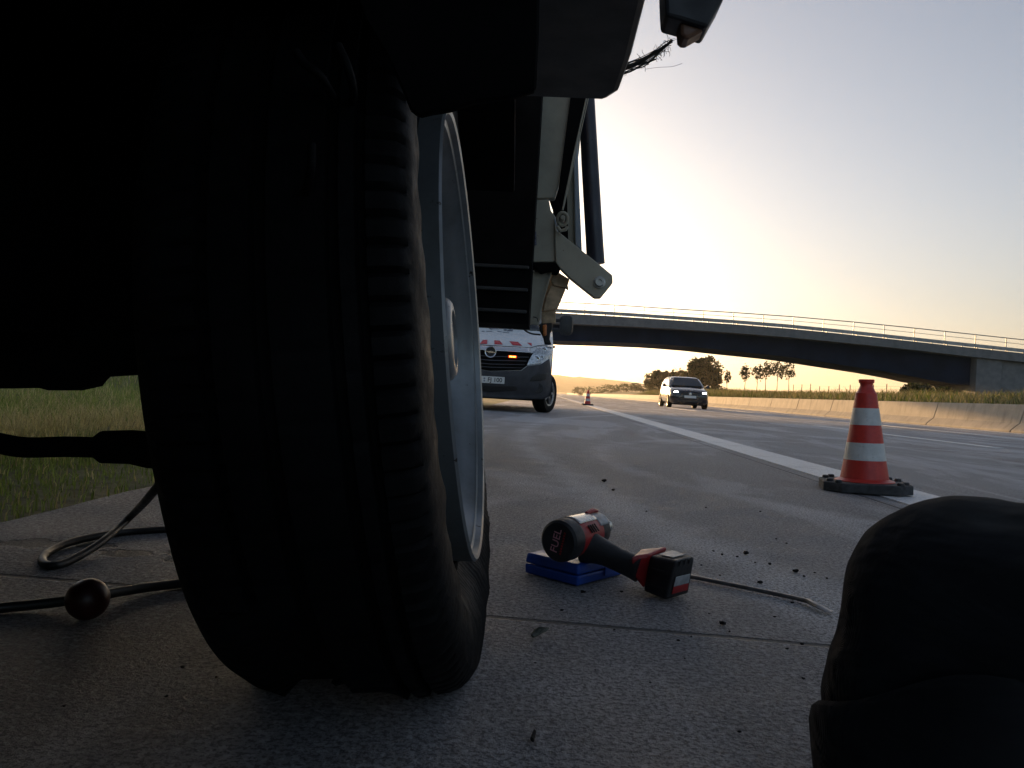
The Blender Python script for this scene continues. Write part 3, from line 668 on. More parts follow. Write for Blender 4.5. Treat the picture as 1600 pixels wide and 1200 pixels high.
# mirror arm with brown lens at the top
IY = 1.35
poly('mirror_bracket', [(1034,-160),(1039.5,0),(1041,24),(1062,29.5),(1106,43),(1112,32),(1130,0),(1190,-160)], IY, .07, 'blackp', bevel=.006)
poly('brown_lens', [(1062,30.2),(1064,54),(1069,60),(1077,59),(1104,43.6)], IY+.012, .045, 'brownlens', bevel=.006)
b = MB(); b.tube([at(1110,-120,IY+.03), (XE-.04, IY, 1.28)], .018, 10); b.build('mirror_arm', M['blackp'], truck, smooth=40)

# frayed rope end
b = MB(); RY = 1.5
path = [(938,117),(960,112),(985,104),(1005,96),(1025,84),(1040,72),(1050,66)]
for k in range(26):
    o = rnd(-9, 9); sh = rnd(-.015, .015); m = rnd(.5, 1.0); pts = []
    for i, (x, y) in enumerate(path[:max(3, int(len(path)*m)+1)]):
        f = 1-.35*i/len(path); pts.append(at(x+rnd(-2,2), y+o*f+rnd(-2.5,2.5), RY+sh+rnd(-.004,.004)))
    b.tube(cr(pts, 3), rnd(.0006, .0012), 4)
for k in range(90):
    t = random.random()**.7; i = min(int(t*6), 5); fr = t*6-i; x = path[i][0]*(1-fr)+path[i+1][0]*fr; y = path[i][1]*(1-fr)+path[i+1][1]*fr
    p = at(x, y+rnd(-6, 6), RY); d = Vector((random.gauss(0,1), random.gauss(0,.6), random.gauss(0,1))).normalized()*rnd(.006, .018); e = Vector((random.gauss(0,1), 0, random.gauss(0,1)))*.004
    b.tube([p, p+d*.5+e, p+d], .0005, 3)
b.tube(cr([at(1008,108,RY), at(1030,105,RY), at(1050,104,RY), at(1066,99,RY)], 3), .0004, 3)
b.tube(cr([at(1042,70,RY), at(1044,60,RY), at(1041,52,RY)], 3), .0006, 3)
tag(b.build('frayed_rope', M['rope']), 'frayed dark rope end sticking out from the truck underbody into the sky', 'rope')

# cables on the ground under the truck
b = MB()
b.tube(cr([at(300,690,1.2), at(240,768,1.25), gnd(205,806,.05), gnd(160,846,.02), gnd(110,876,.007), gnd(80,884,.007), gnd(66,877,.007), gnd(74,864,.008), gnd(105,849,.009), gnd(150,838,.009), gnd(200,831,.007), gnd(260,827,.007), gnd(330,822,.007)], 8), .0075, 10)
tag(b.build('looped_cable', M['cable'], smooth=60), 'black cable looping back on itself on the concrete under the truck', 'cable')
b = MB()
b.tube(cr([gnd(-120,962,.008), gnd(0,950,.008), gnd(60,944,.010), gnd(110,938,.014), gnd(137,935,.018), gnd(180,926,.014), gnd(230,918,.010), gnd(290,911,.008), gnd(360,906,.008)], 6), .0075, 10)
tag(b.build('cable_with_ball', M['cable'], smooth=60), 'straight black cable threaded through the dark red ball', 'cable')
p = gnd(137, 936, .029)
b = MB(); b.lathe(p+Vector((-.029,0,0)), (1,0,0), [(.029-.029*math.cos(PI*k/16), max(.0005, .029*math.sin(PI*k/16))) for k in range(17)], 28)
ball = b.build('stopper_ball', M['ballred'], smooth=180); tag(ball, 'dark red stopper ball sitting on a black cable', 'ball')

# ------------------------------------------------------------------ impact wrench on the blue case
Fp, Lp, Rp = gnd(902,918.5), gnd(818.5,896.5), gnd(977,898.5); Bp = Lp+Rp-Fp; CH = .042
case = thing('tool_case', (Fp+Bp)/2, 'flat blue plastic tool case lying under the impact wrench', 'tool case')
def lift(p, z): return Vector((p.x, p.y, z))
cen = (Fp+Bp)/2
def ins(p, k): return cen+(p-cen)*k
b = MB(); b.hexa([lift(ins(p,.985), .002) for p in (Lp,Fp,Rp,Bp)]+[lift(p, .021) for p in (Lp,Fp,Rp,Bp)]); b.build('case_base', M['bluecase'], case, bevel=.004, seg=3)
b = MB(); b.hexa([lift(p, .0222) for p in (Lp,Fp,Rp,Bp)]+[lift(ins(p,.97), CH) for p in (Lp,Fp,Rp,Bp)]); b.build('case_lid', M['bluecase'], case, bevel=.005, seg=3)
e = (Rp-Fp); nrm = Vector((e.y, -e.x, 0)).normalized(); q0 = Fp+e*.52; q1 = Fp+e*.78
b = MB(); b.hexa([lift(q0+nrm*.0005,.010), lift(q0+nrm*.0035,.010), lift(q1+nrm*.0035,.010), lift(q1+nrm*.0005,.010), lift(q0+nrm*.0005,.027), lift(q0+nrm*.0035,.027), lift(q1+nrm*.0035,.027), lift(q1+nrm*.0005,.027)]); b.build('latch', M['bluecase'], case, bevel=.001)

A = at(872, 846, 1.42); Bf = at(948, 822, 1.585); ax = (Bf-A).normalized(); HL = (Bf-A).length
wr = thing('impact_wrench', (A.x+.08, A.y, 0), 'red and black cordless impact wrench lying across the blue case', 'impact wrench')
b = MB(); b.lathe(A, ax, [(0,.0005),(0,.034),(.004,.0385),(.012,.0395),(.030,.0398),(.034,.039)], 40); cap = b.build('end_cap', M['toolblack'], wr, smooth=40)
b = MB(); b.lathe(A+ax*.0345, ax, [(0,.0382),(.03,.0385),(.06,.037),(.085,.034),(.088,.030)], 40)
b.build('motor_housing', M['toolred'], wr, smooth=40)
b = MB(); b.lathe(A+ax*.105, ax, [(0,.0335),(.025,.033),(.045,.0315),(.055,.0265),(.065,.0185),(.070,.0165)], 40); b.build('nose_sleeve', M['toolblack'], wr, smooth=40)
b = MB(); b.lathe(A+ax*.174, ax, [(0,.0155),(.018,.015),(.020,.013),(.021,.0005)], 24); b.build('anvil', M['toolsilver'], wr, smooth=40)
up = Vector((0,0,1)); up = (up-ax*up.dot(ax)).normalized(); sd_ = ax.cross(up).normalized()
# silver alloy saddle on top of the motor and a grey shield on the nose
def saddle(name, d0, d1, r0, r1, a0, a1, m, th=.002):
    b = MB(); rings = []
    for k in range(9):
        t = k/8; d = d0+(d1-d0)*t; r = r0+(r1-r0)*t; row = []
        for i in range(13):
            a = a0+(a1-a0)*i/12; row.append(A+ax*d+(up*math.sin(a)+sd_*math.cos(a))*(r+th))
        rings.append(row)
    b.loft(rings, cap=False, closed=False); o = b.build(name, M[m], wr, smooth=60); s = o.modifiers.new('s', 'SOLIDIFY'); s.thickness = .003; s.offset = -1; return o
saddle('silver_cover', .036, .108, .0385, .036, R(52), R(122), 'toolsilver')
saddle('nose_shield', .108, .152, .0345, .032, R(30), R(135), 'toolgrey')
b = MB(); b.tube([A+ax*.105+up*.038, A+ax*.13+up*.0405, A+ax*.15+up*.037], [.004,.005,.003], 8); b.build('hang_hook', M['toolred'], wr, smooth=40)
for k in range(4):
    d = .062+k*.008; a = R(18)
    p = A+ax*d+(up*math.sin(a)+sd_*math.cos(a))*.0405; q = A+ax*(d-.006)+(up*math.sin(R(40))+sd_*math.cos(R(40)))*.0405
    b = MB(); b.tube([p, q], .0016, 6); b.build('vent_slot', M['blackp'], wr)
# handle, foot and battery
h0 = A+ax*.075-up*.018+sd_*.018; h3 = at(1000, 889, 1.425)
hp_ = cr([h0, h0*.66+h3*.34+Vector((0,0,.002)), h0*.33+h3*.67, h3], 5)
b = MB(); b.tube(hp_, [.033,.031,.029,.027,.0255,.0245,.0235,.023,.0225,.022,.022,.022,.0225,.023,.024,.025], 20); b.build('handle', M['toolblack'], wr, smooth=60)
b = MB(); b.tube([h0*.9+h3*.1+ax*.03, h0*.75+h3*.25+ax*.033, h0*.62+h3*.38+ax*.028], [.006,.0075,.006], 8); b.build('trigger', M['toolred'], wr, smooth=40)
tA = [at(1014.5,868.5,1.425), at(1056.5,876,1.365), at(1086,870,1.415), at(1050,856.5,1.475)]   # top ring: left, front, right, back
bA = [at(1004,924,1.43), at(1039,938.5,1.375), at(1076.5,928,1.418), at(1045,915,1.475)]
dz = min(p.z for p in bA)-.003; bA = [Vector((p.x, p.y, max(.004, p.z-dz*.0))) for p in bA]
b = MB(); b.hexa(bA+tA); bat = b.build('battery', M['toolblack'], wr, bevel=.006, seg=3)
rl_ = tA[0]-tA[3]; 
b = MB(); s1 = [at(987,872,1.44), at(1008,868,1.435), at(1008,918,1.44), at(993,906,1.445)]
b.hexa([at(988,898,1.41), at(1006,921,1.425), at(1012,915,1.48), at(994,893,1.475), at(986,870,1.405), at(1016,866,1.42), at(1046,853,1.475), at(1000,858,1.48)]); b.build('battery_foot', M['toolred'], wr, bevel=.006, seg=3)
def quad(a, b_, c, d, u, v): return (a*(1-u)+b_*u)*(1-v)+(d*(1-u)+c*u)*v
def face_patch(name, a, b_, c, d, u0, v0, u1, v1, m, off=.0012, par=bat):
    n = (b_-a).cross(d-a).normalized(); n = n if n.y < 0 or n.z > .5 else -n
    pts = [quad(a,b_,c,d,u,v)+n*off for u, v in ((u0,v0),(u1,v0),(u1,v1),(u0,v1))]
    mb = MB(); mb.prism(pts, n*.0012); return mb.build(name, M[m], par, bevel=.0006, seg=1)
# right-hand face of the battery: front(1) -> right(2)
face_patch('label_panel', bA[1], bA[2], tA[2], tA[1], .18, .33, .86, .58, 'toolgrey'); face_patch('label_stripe', bA[1], bA[2], tA[2], tA[1], .18, .14, .86, .325, 'toolred')
face_patch('top_plate', tA[0], tA[1], tA[2], tA[3], .2, .18, .75, .8, 'toolgrey')
for v in (.18, .42, .66): face_patch('ridge', tA[1]*1.0, tA[2], bA[2], bA[1], v, -.02, v+.13, .14, 'toolblack', .0015)
face_patch('side_ridge', bA[0], bA[1], tA[1], tA[0], .1, .62, .92, .70, 'toolblack'); face_patch('side_ridge', bA[0], bA[1], tA[1], tA[0], .1, .2, .92, .27, 'toolblack')
# print on the end cap
def text(s, name, size, M4, m, parent, ext=.0004, bold=0):
    cu = bpy.data.curves.new('txt', 'FONT'); cu.body = s; cu.size = size; cu.extrude = ext; cu.offset = bold; cu.align_x = 'CENTER'; cu.align_y = 'CENTER'
    o = bpy.data.objects.new('txt', cu); scene.collection.objects.link(o)
    dg = bpy.context.evaluated_depsgraph_get(); me = bpy.data.meshes.new_from_object(o.evaluated_get(dg))
    bpy.data.objects.remove(o); me.name = name; me.materials.clear(); me.materials.append(m); me.transform(M4)
    r = bpy.data.objects.new(name, me); scene.collection.objects.link(r); r.parent = parent
    r.matrix_parent_inverse = parent.matrix_world.inverted() if parent.parent is None else Matrix(); return r
def frame(o, x, y, n): return Matrix(((x.x,y.x,n.x,o.x),(x.y,y.y,n.y,o.y),(x.z,y.z,n.z,o.z),(0,0,0,1)))
bpy.context.view_layer.update()
tx = (up*math.cos(R(12))-sd_*-math.sin(R(12))).normalized(); nn_ = -ax; ty = nn_.cross(tx).normalized()
def glue(o, par): o.parent = par; o.matrix_parent_inverse = par.matrix_world.inverted(); return o
t1 = text('FUEL', 'cap_print', .021, frame(A-ax*.0006+ty*.004, tx, ty, nn_), M['toolprint'], cap, .0004); glue(t1, cap)
for k in range(9):
    c0 = A-ax*.0008-ty*.0085+tx*(-.022+.005*k); b = MB(); b.prism([c0, c0+tx*.0032, c0+tx*.0032-ty*.0036, c0-ty*.0036], -ax*.0004); b.build('small_print', M['toolred'], cap)

# pry bar
b = MB(); g = [gnd(1040,894,.006), gnd(1085,902,.006), gnd(1170,919,.006), gnd(1245,935,.006), gnd(1262,939,.008), gnd(1280,948,.009), gnd(1299,957,.004)]
rings = []
for i, p in enumerate(g):
    t = (g[min(i+1, 6)]-g[max(i-1, 0)]).normalized(); s = t.cross(Vector((0,0,1))).normalized(); u = s.cross(t)
    w, h = [(.0045,.0045),(.0045,.0045),(.0045,.0045),(.0045,.0045),(.006,.0045),(.009,.0035),(.010,.0012)][i]
    rings.append([p+s*math.cos(2*PI*k/6)*w+u*math.sin(2*PI*k/6)*h for k in range(6)])
b.loft(rings); tag(b.build('pry_bar', M['barsteel'], smooth=30, bevel=.0008), 'steel pry bar with bent flat tip lying behind the wrench battery', 'pry bar')

# ------------------------------------------------------------------ rubber crumbs and litter
def crumb(px, py, w):
    p = gnd(px, py); r = w*p.y/F*.42; mb = MB()
    bm = bmesh.new(); bmesh.ops.create_icosphere(bm, subdivisions=2, radius=1); s = rnd(0, 99); q = rnd(0, 6.28)
    for v in bm.verts:
        k = 1+.55*mnoise.noise(v.co*1.3+Vector((s,0,0)))+.25*mnoise.noise(v.co*3.1+Vector((0,s,0))); c = v.co*k; c = Vector((c.x*1.15, c.y*.8, c.z*.55)); c.rotate(Matrix.Rotation(q, 3, 'Z')); v.co = c*r
    zmin = min(v.co.z for v in bm.verts); mb.add([v.co+p+Vector((0,0,.0005-zmin)) for v in bm.verts], [[v.index for v in f.verts] for f in bm.faces]); bm.free()
    o = mb.build('rubber_crumb', M['rubber'], smooth=50)
    tag(o, 'small black crumb of torn tyre rubber scattered on the concrete', 'rubber crumb', 'crumbs of torn tyre rubber')
for a in [(944,753,9),(958,767,7),(1103,794,4),(1243,895,12),(1256,902,6),(1203,883,7),(1188,912,10),(1165,867,11),(1128,868,6),(1152,871,5),(1115,862,4),(1213,843,4),(1229,850,4),(1273,896,4),(1292,905,5),(1129,977,13),(1253,1008,8),(1230,1015,6),(1255,1062,6),(971,926,6),(911,927,9),(878,955,6),(1108,960,4),(1140,988,5),(1080,996,5),(1060,1002,6),(930,1048,4),(1016,1068,4),(1155,1145,7),(1070,1030,4),(1238,943,6),(1125,900,4),(1096,884,4),(1180,880,4),(836,1037,4),(960,985,4),(1210,965,5),(285,1045,8),(260,1090,7),(338,1060,6),(100,1105,6),(1188,800,4),(1010,800,4)]: crumb(*a)
def scrap(name, pts, m, lab, cat):
    b = MB(); P_ = [gnd(x, y, z) for x, y, z in pts]; b.prism(P_, (0, 0, .004)); tag(b.build(name, M[m], bevel=.0012, seg=1), lab, cat)
scrap('dead_leaf', [(829,994,.002),(834,987,.004),(842,984,.010),(850,984,.008),(858,983,.004),(854,988,.003),(848,990,.004),(841,995,.002),(833,997,.002)], 'drygrey', 'curled grey dead leaf lying just below the concrete joint', 'leaf')
scrap('rubber_scrap', [(517,1068,.003),(524,1062,.008),(536,1059,.010),(548,1061,.008),(552,1066,.003),(540,1070,.002),(524,1073,.002)], 'rubber', 'flat black rubber scrap lying under the notch of the tyre', 'rubber scrap')
scrap('rubber_scrap', [(828,1158,.002),(834,1143,.003),(838,1146,.003),(834,1162,.002)], 'rubber', 'thin curved rubber sliver on the concrete near the bottom edge', 'rubber scrap')

# ------------------------------------------------------------------ van
VY = 12.72; vc = at(766.5, 550, VY); VXc = vc.x
van = thing('service_van', (VXc, VY, 0), 'white service van with dark bumper and amber grille flasher parked behind the truck', 'van')
ZT = [(0,.10),(.28,.10),(.42,.03),(.60,0),(.80,0),(1.02,.05),(1.12,.18),(1.30,.55),(1.40,.78),(2.05,1.35),(2.35,1.75),(2.5,2.3)]
def wv(z): return lerp([(.2,.98),(.4,1.03),(1.1,1.045),(1.4,1.02),(2.2,.93),(2.45,.85),(2.52,.7)], z)
def yf(u, z): 
    a = min(1.0, abs(u)/1.045); return lerp(ZT, z)+.10*a*a+.38*a**7
def vpt(u, z, off): return Vector((VXc+u, VY+yf(u, z)-off, z))
def V(px, py):
    p = at(px, py, VY+.05)
    for _ in range(3):
        u = p.x-VXc; p = at(px, py, VY+yf(max(-1.045, min(1.045, u)), p.z))
    return (p.x-VXc, p.z)
def patch(name, poly_, off, m, par, mirror=False, th=.02, cuts=3, px=True):
    uv = [V(x, y) for x, y in poly_] if px else poly_
    for sgn in ((1, -1) if mirror else (1,)):
        bm = bmesh.new(); vs = [bm.verts.new((sgn*u, 0, z)) for u, z in uv]; f = bm.faces.new(vs)
        bmesh.ops.triangulate(bm, faces=[f])
        for _ in range(cuts): bmesh.ops.subdivide_edges(bm, edges=bm.edges, cuts=1, use_grid_fill=True)
        bmesh.ops.recalc_face_normals(bm, faces=bm.faces)
        if bm.faces[:][0].normal.y > 0: bmesh.ops.reverse_faces(bm, faces=bm.faces)
        for v in bm.verts: v.co = vpt(v.co.x, v.co.z, off)
        me = bpy.data.meshes.new(name); bm.to_mesh(me); bm.free(); me.materials.append(M[m]); me.shade_smooth(); me.set_sharp_from_angle(angle=R(40))
        o = bpy.data.objects.new(name, me); scene.collection.objects.link(o); o.parent = par
        par_w = Matrix(); q = par
        o.matrix_parent_inverse = van.matrix_basis.inverted() if par is van else Matrix.Translation((-VXc,-VY,0)) if False else van.matrix_basis.inverted()
        if par is not van: o.matrix_parent_inverse = (van.matrix_basis @ par.matrix_parent_inverse).inverted() if False else Matrix()
        s = o.modifiers.new('s', 'SOLIDIFY'); s.thickness = th; s.offset = -1
    return o
b = MB(); rings = []
for z in (.30,.42,.5,.6,.7,.8,.91,1.02,1.05,1.08,1.12,1.2,1.3,1.35,1.4,1.6,1.8,2.05,2.2,2.35,2.45,2.52):
    w = wv(z); us = [w*(-1+2*i/28) for i in range(29)]
    ring = [(VXc+u, VY+yf(u*1.045/w, z), z) for u in us]
    y0 = VY+yf(w, z)
    ring += [(VXc+w, y0+(VY+5.5-y0)*t, z) for t in (.2,.5,1)]+[(VXc-w, y0+(VY+5.5-y0)*t, z) for t in (1,.5,.2)]
    rings.append(ring)
b.loft(rings); vb = b.build('body', M['vanwhite'], van, smooth=40)
patch('windscreen', [(-.86,1.44),(.86,1.44),(.78,2.08),(-.78,2.08)], .006, 'glass', van, px=False)
# bumper: right half traced, mirrored
rb = [V(766.5,580), V(815,579), V(824,572.8), V(844,570.2), V(858.5,560.5)]
rb += [(1.035,.66),(1.035,.30),(.9,.24),(.5,.225),(0,.22)]
bumper = patch('bumper', rb+[(-u, z) for u, z in rb[::-1] if u > 1e-3 or u < -1e-3][0:] if False else [(-u, z) for u, z in rb[1:-1][::-1]][::-1][::-1]+rb, .022, 'bumper', van, px=False, cuts=4)
# side parts of bumper / front wing bottom
for s in (1, -1):
    b = MB(); b.prism([(VXc+s*1.036, VY+.46, .28),(VXc+s*1.036, VY+.62, .30),(VXc+s*1.036, VY+.55, .62),(VXc+s*1.036, VY+.46, .66)], (s*.014,0,0)); b.build('bumper_corner', M['bumper'], van)
gr = [V(766.5,548), V(829,551.5), V(833.5,551.8), V(824,571), V(814.5,578), V(766.5,579.4)]
patch('grille', [(-u, z) for u, z in gr[1:-1]][::-1]+[gr[0]]*0+[gr[0]]+gr[1:-1]+[gr[-1]], .016, 'black', van, px=False)
for yy in (557, 563, 569, 574):
    e = 829-(yy-552)*.55
    sl_ = [V(766.5,yy-.8+.0), V(e,yy+.6), V(e,yy+1.7), V(766.5,yy+.5)]
    patch('grille_slat', [(-sl_[1][0], sl_[1][1]), sl_[0], sl_[1], sl_[2], sl_[3], (-sl_[2][0], sl_[2][1])], .026, 'bumper', van, px=False, th=.01)
ch = [V(766.5,540.8), V(828.5,544), V(829,551.2), V(766.5,547.6)]
patch('chrome_strip', [(-ch[1][0], ch[1][1]), ch[0], ch[1], ch[2], ch[3], (-ch[2][0], ch[2][1])], .030, 'chrome', van, px=False)
patch('headlight', [(841,541),(864,539.5),(863,550),(858.7,560),(850,566),(844,570),(823,572.7),(826,564),(833,552)], .018, 'lens', van, True)
c = V(838.5,545.5)
for (px, py, r) in ((850,547,5.2),(838,561,5.5),(846,559,4)):
    u, z = V(px, py); rr = r*VY/F
    for s in (1, -1):
        b = MB(); p = vpt(s*u, z, .02); b.lathe(p, (0,-1,0), [(-.01,rr),(.006,rr),(.008,rr*.85),(.004,rr*.8),(-.008,rr*.3),(-.009,.0005)], 20); b.build('headlight_reflector', M['chrome'], van, smooth=40)
# emblem: ring with lightning bar
u, z = V(766.7, 550); pc = vpt(u, z, .045)
b = MB(); b.lathe(pc, (0,-1,0), [(-.02,.098),(.012,.098),(.018,.090),(.012,.078),(-.02,.077)], 40, cap=False)
b.prism([pc+Vector((x, -.008, zz)) for x, zz in ((-.085,.012),(.01,.012),(-.006,.028),(.06,-.002),(.10,-.016),(-.012,-.016),(.006,-.032),(-.06,.0))], (0,-.012,0)); em = b.build('emblem', M['chrome'], van, smooth=40)
b = MB(); b.lathe(pc, (0,-1,0), [(-.02,.078),(.0,.078),(.001,.0005)], 32); b.build('emblem_disc', M['blackp'], van)
# amber flasher in the grille
pu, pz = V(801, 557.5)
b = MB(); p = vpt(pu, pz, .05); b.box(p+Vector((-.07,-.01,-.02)), p+Vector((.07,.03,.02))); fl = b.build('flasher', M['amberhousing'], van, bevel=.006)
for k in range(4):
    b = MB(); q = p+Vector((-.04+.027*k,-.0105,0)); b.lathe(q, (0,-1,0), [(0,.010),(.004,.009),(.005,.0005)], 12); b.build('flasher_led', M['amberled'], van)
# number plate
pu, pz = V(766.5, 593.5); p = vpt(0, pz, .04)
b = MB(); b.box(p+Vector((-.26,-.004,-.057)), p+Vector((.26,.02,.057))); np_ = b.build('number_plate', M['plate'], van, bevel=.004)
b = MB(); b.box(p+Vector((-.255,-.0055,-.052)), p+Vector((-.215,-.0035,.052))); b.build('plate_band', M['sticker'], van)
bpy.context.view_layer.update()
tx_ = text('FJ 100', 'plate_text', .098, frame(p+Vector((.10,-.0062,.0)), Vector((1,0,0)), Vector((0,0,1)), Vector((0,-1,0))), M['ink'], van, .0006, .0012); glue(tx_, van)
b = MB(); q = p+Vector((-.075,-.005,.018)); b.lathe(q, (0,-1,0), [(0,.016),(.001,.0005)], 16); b.lathe(q+Vector((0,0,-.038)), (0,-1,0), [(0,.014),(.001,.0005)], 16); b.build('plate_seal', M['greyfilm'], van)
# red hazard bars and grey lettering on the bonnet
Z5 = lambda x, y: (740+x/7.5, 500+y/7.5)
for pl in ([(75,277),(108,235),(163,231),(160,277)], [(243,238),(305,241),(342,285),(245,281)], [(420,248),(520,256),(567,299),(460,294)], [(630,265),(681,270),(681,304)]):
    patch('hazard_stripe', [Z5(*q) for q in pl], .016, 'redfilm', van, th=.003, cuts=2)
for pl in ([(175,95),(300,97),(290,104),(240,103),(205,110)], [(345,97),(475,92),(470,100),(365,104)], [(350,110),(380,108),(400,125),(355,122)], [(430,108),(468,100),(455,130),(390,131),(395,124),(435,122)], [(280,130),(330,133),(328,137),(280,134)],[(340,138),(420,146),(418,150),(340,142)],[(95,128),(130,128),(130,133),(95,133)],[(150,128),(220,130),(220,134),(150,132)]):
    patch('bonnet_lettering', [Z5(*q) for q in pl], .016, 'greyfilm', van, th=.003, cuts=1)
patch('bonnet_gap', [Z5(*q) for q in [(75,288),(660,323),(752,298),(840,288),(840,291),(752,302),(662,328),(75,295)]], .018, 'ink', van, th=.006, cuts=2)
patch('air_vent', [Z5(*q) for q in [(690,665),(750,630),(868,625),(850,700),(800,712),(655,720)]], .026, 'ink', van, True, th=.01)
li = [Z5(197,770), Z5(500,770), Z5(512,830), Z5(197,842)]
uv = [V(*q) for q in li]; patch('lower_intake', [(-uv[1][0],uv[1][1]), (0,uv[0][1]), uv[1], uv[2], (0,uv[3][1]), (-uv[2][0],uv[2][1])], .026, 'ink', van, px=False, th=.01)
u, z = V(*Z5(755,800))
for s in (1, -1):
    b = MB(); b.lathe(vpt(s*u, z, .024), (0,-1,0), [(-.02,.085),(.004,.085),(.006,.07),(-.002,.066),(-.006,.0005)], 24); b.build('fog_lamp', M['blackp'], van, smooth=40)
# mirrors
for s in (1, -1):
    p = at(885, 508, VY+1.15); dx = (p.x-VXc)*s; c = Vector((VXc+dx, VY+1.15, p.z))
    b = MB(); rings = []
    for t, w, h in ((-.09,.06,.12),(-.075,.10,.165),(-.02,.125,.19),(.06,.12,.185),(.08,.11,.17)):
        rings.append([c+Vector((s*(w*math.copysign(abs(math.cos(a))**.55, math.cos(a))), t, h*math.copysign(abs(math.sin(a))**.55, math.sin(a)))) for a in [2*PI*k/24 for k in range(24)]])
    b.loft(rings); mo = b.build('mirror', M['blackp'], van, smooth=40)
    b = MB(); 
    for zz in (.08, -.10): b.tube([c+Vector((-s*.08,.0,zz)), c+Vector((-s*.32,.05,zz*.9))], .035, 10)
    b.build('mirror_arm', M['blackp'], van, smooth=40)
# wheels, front pair steered
def road_wheel(par, c, r, w, yaw, tyre, rimm, names=('wheel',), side=1):
    wh = thing('wheel', c, None, None); wh.rotation_euler = (0, 0, yaw); wh.matrix_basis = Matrix.Translation(c) @ Matrix.Rotation(yaw, 4, 'Z')
    mw = wh.matrix_basis.copy(); wh.parent = par; wh.matrix_parent_inverse = par.matrix_basis.inverted()
    T = lambda mb: [tuple(mw @ Vector(v)) for v in mb.v]
    b = MB(); b.lathe((0,0,0), (side,0,0), [(-w/2,r*.62),(-w/2,r*.93),(-w/2+.02,r*.985),(-w*.2,r),(w*.2,r),(w/2-.02,r*.985),(w/2,r*.93),(w/2+.004,r*.8),(w/2-.005,r*.66),(w/2-.03,r*.62)], 44); 
    def mk(b, n, m):
        o = b.build(n, M[m], None, smooth=40); o.parent = wh; return o
    mk(b, 'tyre', tyre)
    b = MB(); b.lathe((0,0,0), (side,0,0), [(w/2-.05,r*.63),(w/2-.006,r*.645),(w/2-.012,r*.58),(w/2-.06,r*.52),(w/2-.055,r*.3),(w/2-.02,r*.22),(w/2-.018,.0005)], 36)
    for k in range(5):
        a = 2*PI*k/5; b.tube([(side*(w/2-.03), math.cos(a)*r*.2, math.sin(a)*r*.2), (side*(w/2-.035), math.cos(a)*r*.56, math.sin(a)*r*.56)], [r*.08, r*.06], 6)
    mk(b, 'rim', rimm); return wh
for s in (1, -1):
    pw = at(854, 620, VY+.98)
    road_wheel(van, (VXc+s*.93, VY+.98, .345), .345, .225, R(-22), 'rubber', 'steel', side=s)
    road_wheel(van, (VXc+s*.90, VY+4.4, .345), .345, .225, 0, 'rubber', 'steel', side=s)
b = MB(); b.box((VXc-.8, VY+.6, .20), (VXc+.8, VY+5.2, .32)); b.build('underbody', M['black'], van)
p = at(873.5, 542, VY+1.4); b = MB(); b.lathe((VXc+1.02, VY+1.5, p.z), (1,0,0), [(0,.03),(.05,.03),(.06,.02),(.061,.0005)], 12); b.build('side_knob', M['orange'], van, smooth=40)  # door handle knob, built as a short orange cylinder

# ------------------------------------------------------------------ oncoming dark hatchback
g0 = gnd(1079, 637); CY = 34.6; CX = at(1079, 610, CY).x
car = thing('hatchback_car', (CX, CY, 0), 'dark hatchback car driving towards us in the middle lane, headlights on', 'car')
b = MB(); rings = []
st = [(0,.60,.34,.66),(.03,.70,.26,.72),(.12,.79,.21,.78),(.35,.855,.19,.86),(.8,.88,.19,.94),(1.1,.885,.19,.98),(2.0,.885,.2,1.0),(3.0,.885,.2,1.02),(3.6,.87,.22,1.03),(4.0,.82,.26,1.02),(4.16,.72,.32,.98)]
for y, w, zb, zt in st:
    hgt = zt-zb; half = [(w*.86,zb),(w*.97,zb+.08),(w,zb+hgt*.38),(w*.985,zb+hgt*.62),(w*.94,zt-.055),(w*.82,zt-.008),(w*.4,zt+.018),(0,zt+.026)]
    ring = [(CX+x, CY+y, z) for x, z in half]+[(CX-x, CY+y, z) for x, z in half[:-1][::-1]]
    rings.append(ring)
b.loft(rings); cb = b.build('body', M['carpaint'], car, smooth=50)
def rr(w, y0, y1, z, r=.25, n=6):
    out = []
    for cx, cy, a0 in ((w-r,y0+r,-90),(w-r,y1-r,0),(-w+r,y1-r,90),(-w+r,y0+r,180)):
        for k in range(n+1):
            a = R(a0+90*k/n); out.append((CX+cx+r*math.cos(a), CY+cy+r*math.sin(a), z))
    return out
b = MB(); b.loft([rr(.80,.98,4.02,.97,.18), rr(.745,1.32,3.92,1.20,.2), rr(.66,1.66,3.72,1.39,.22), rr(.58,1.84,3.5,1.445,.24), rr(.42,2.0,3.3,1.468,.25)]); b.build('roof', M['carpaint'], car, smooth=60)
b = MB(); b.prism([(CX-.68,CY+1.035,1.0),(CX+.68,CY+1.035,1.0),(CX+.56,CY+1.63,1.375),(CX-.56,CY+1.63,1.375)], (0,-.03,.04)); b.build('windscreen', M['glass'], car, bevel=.01)
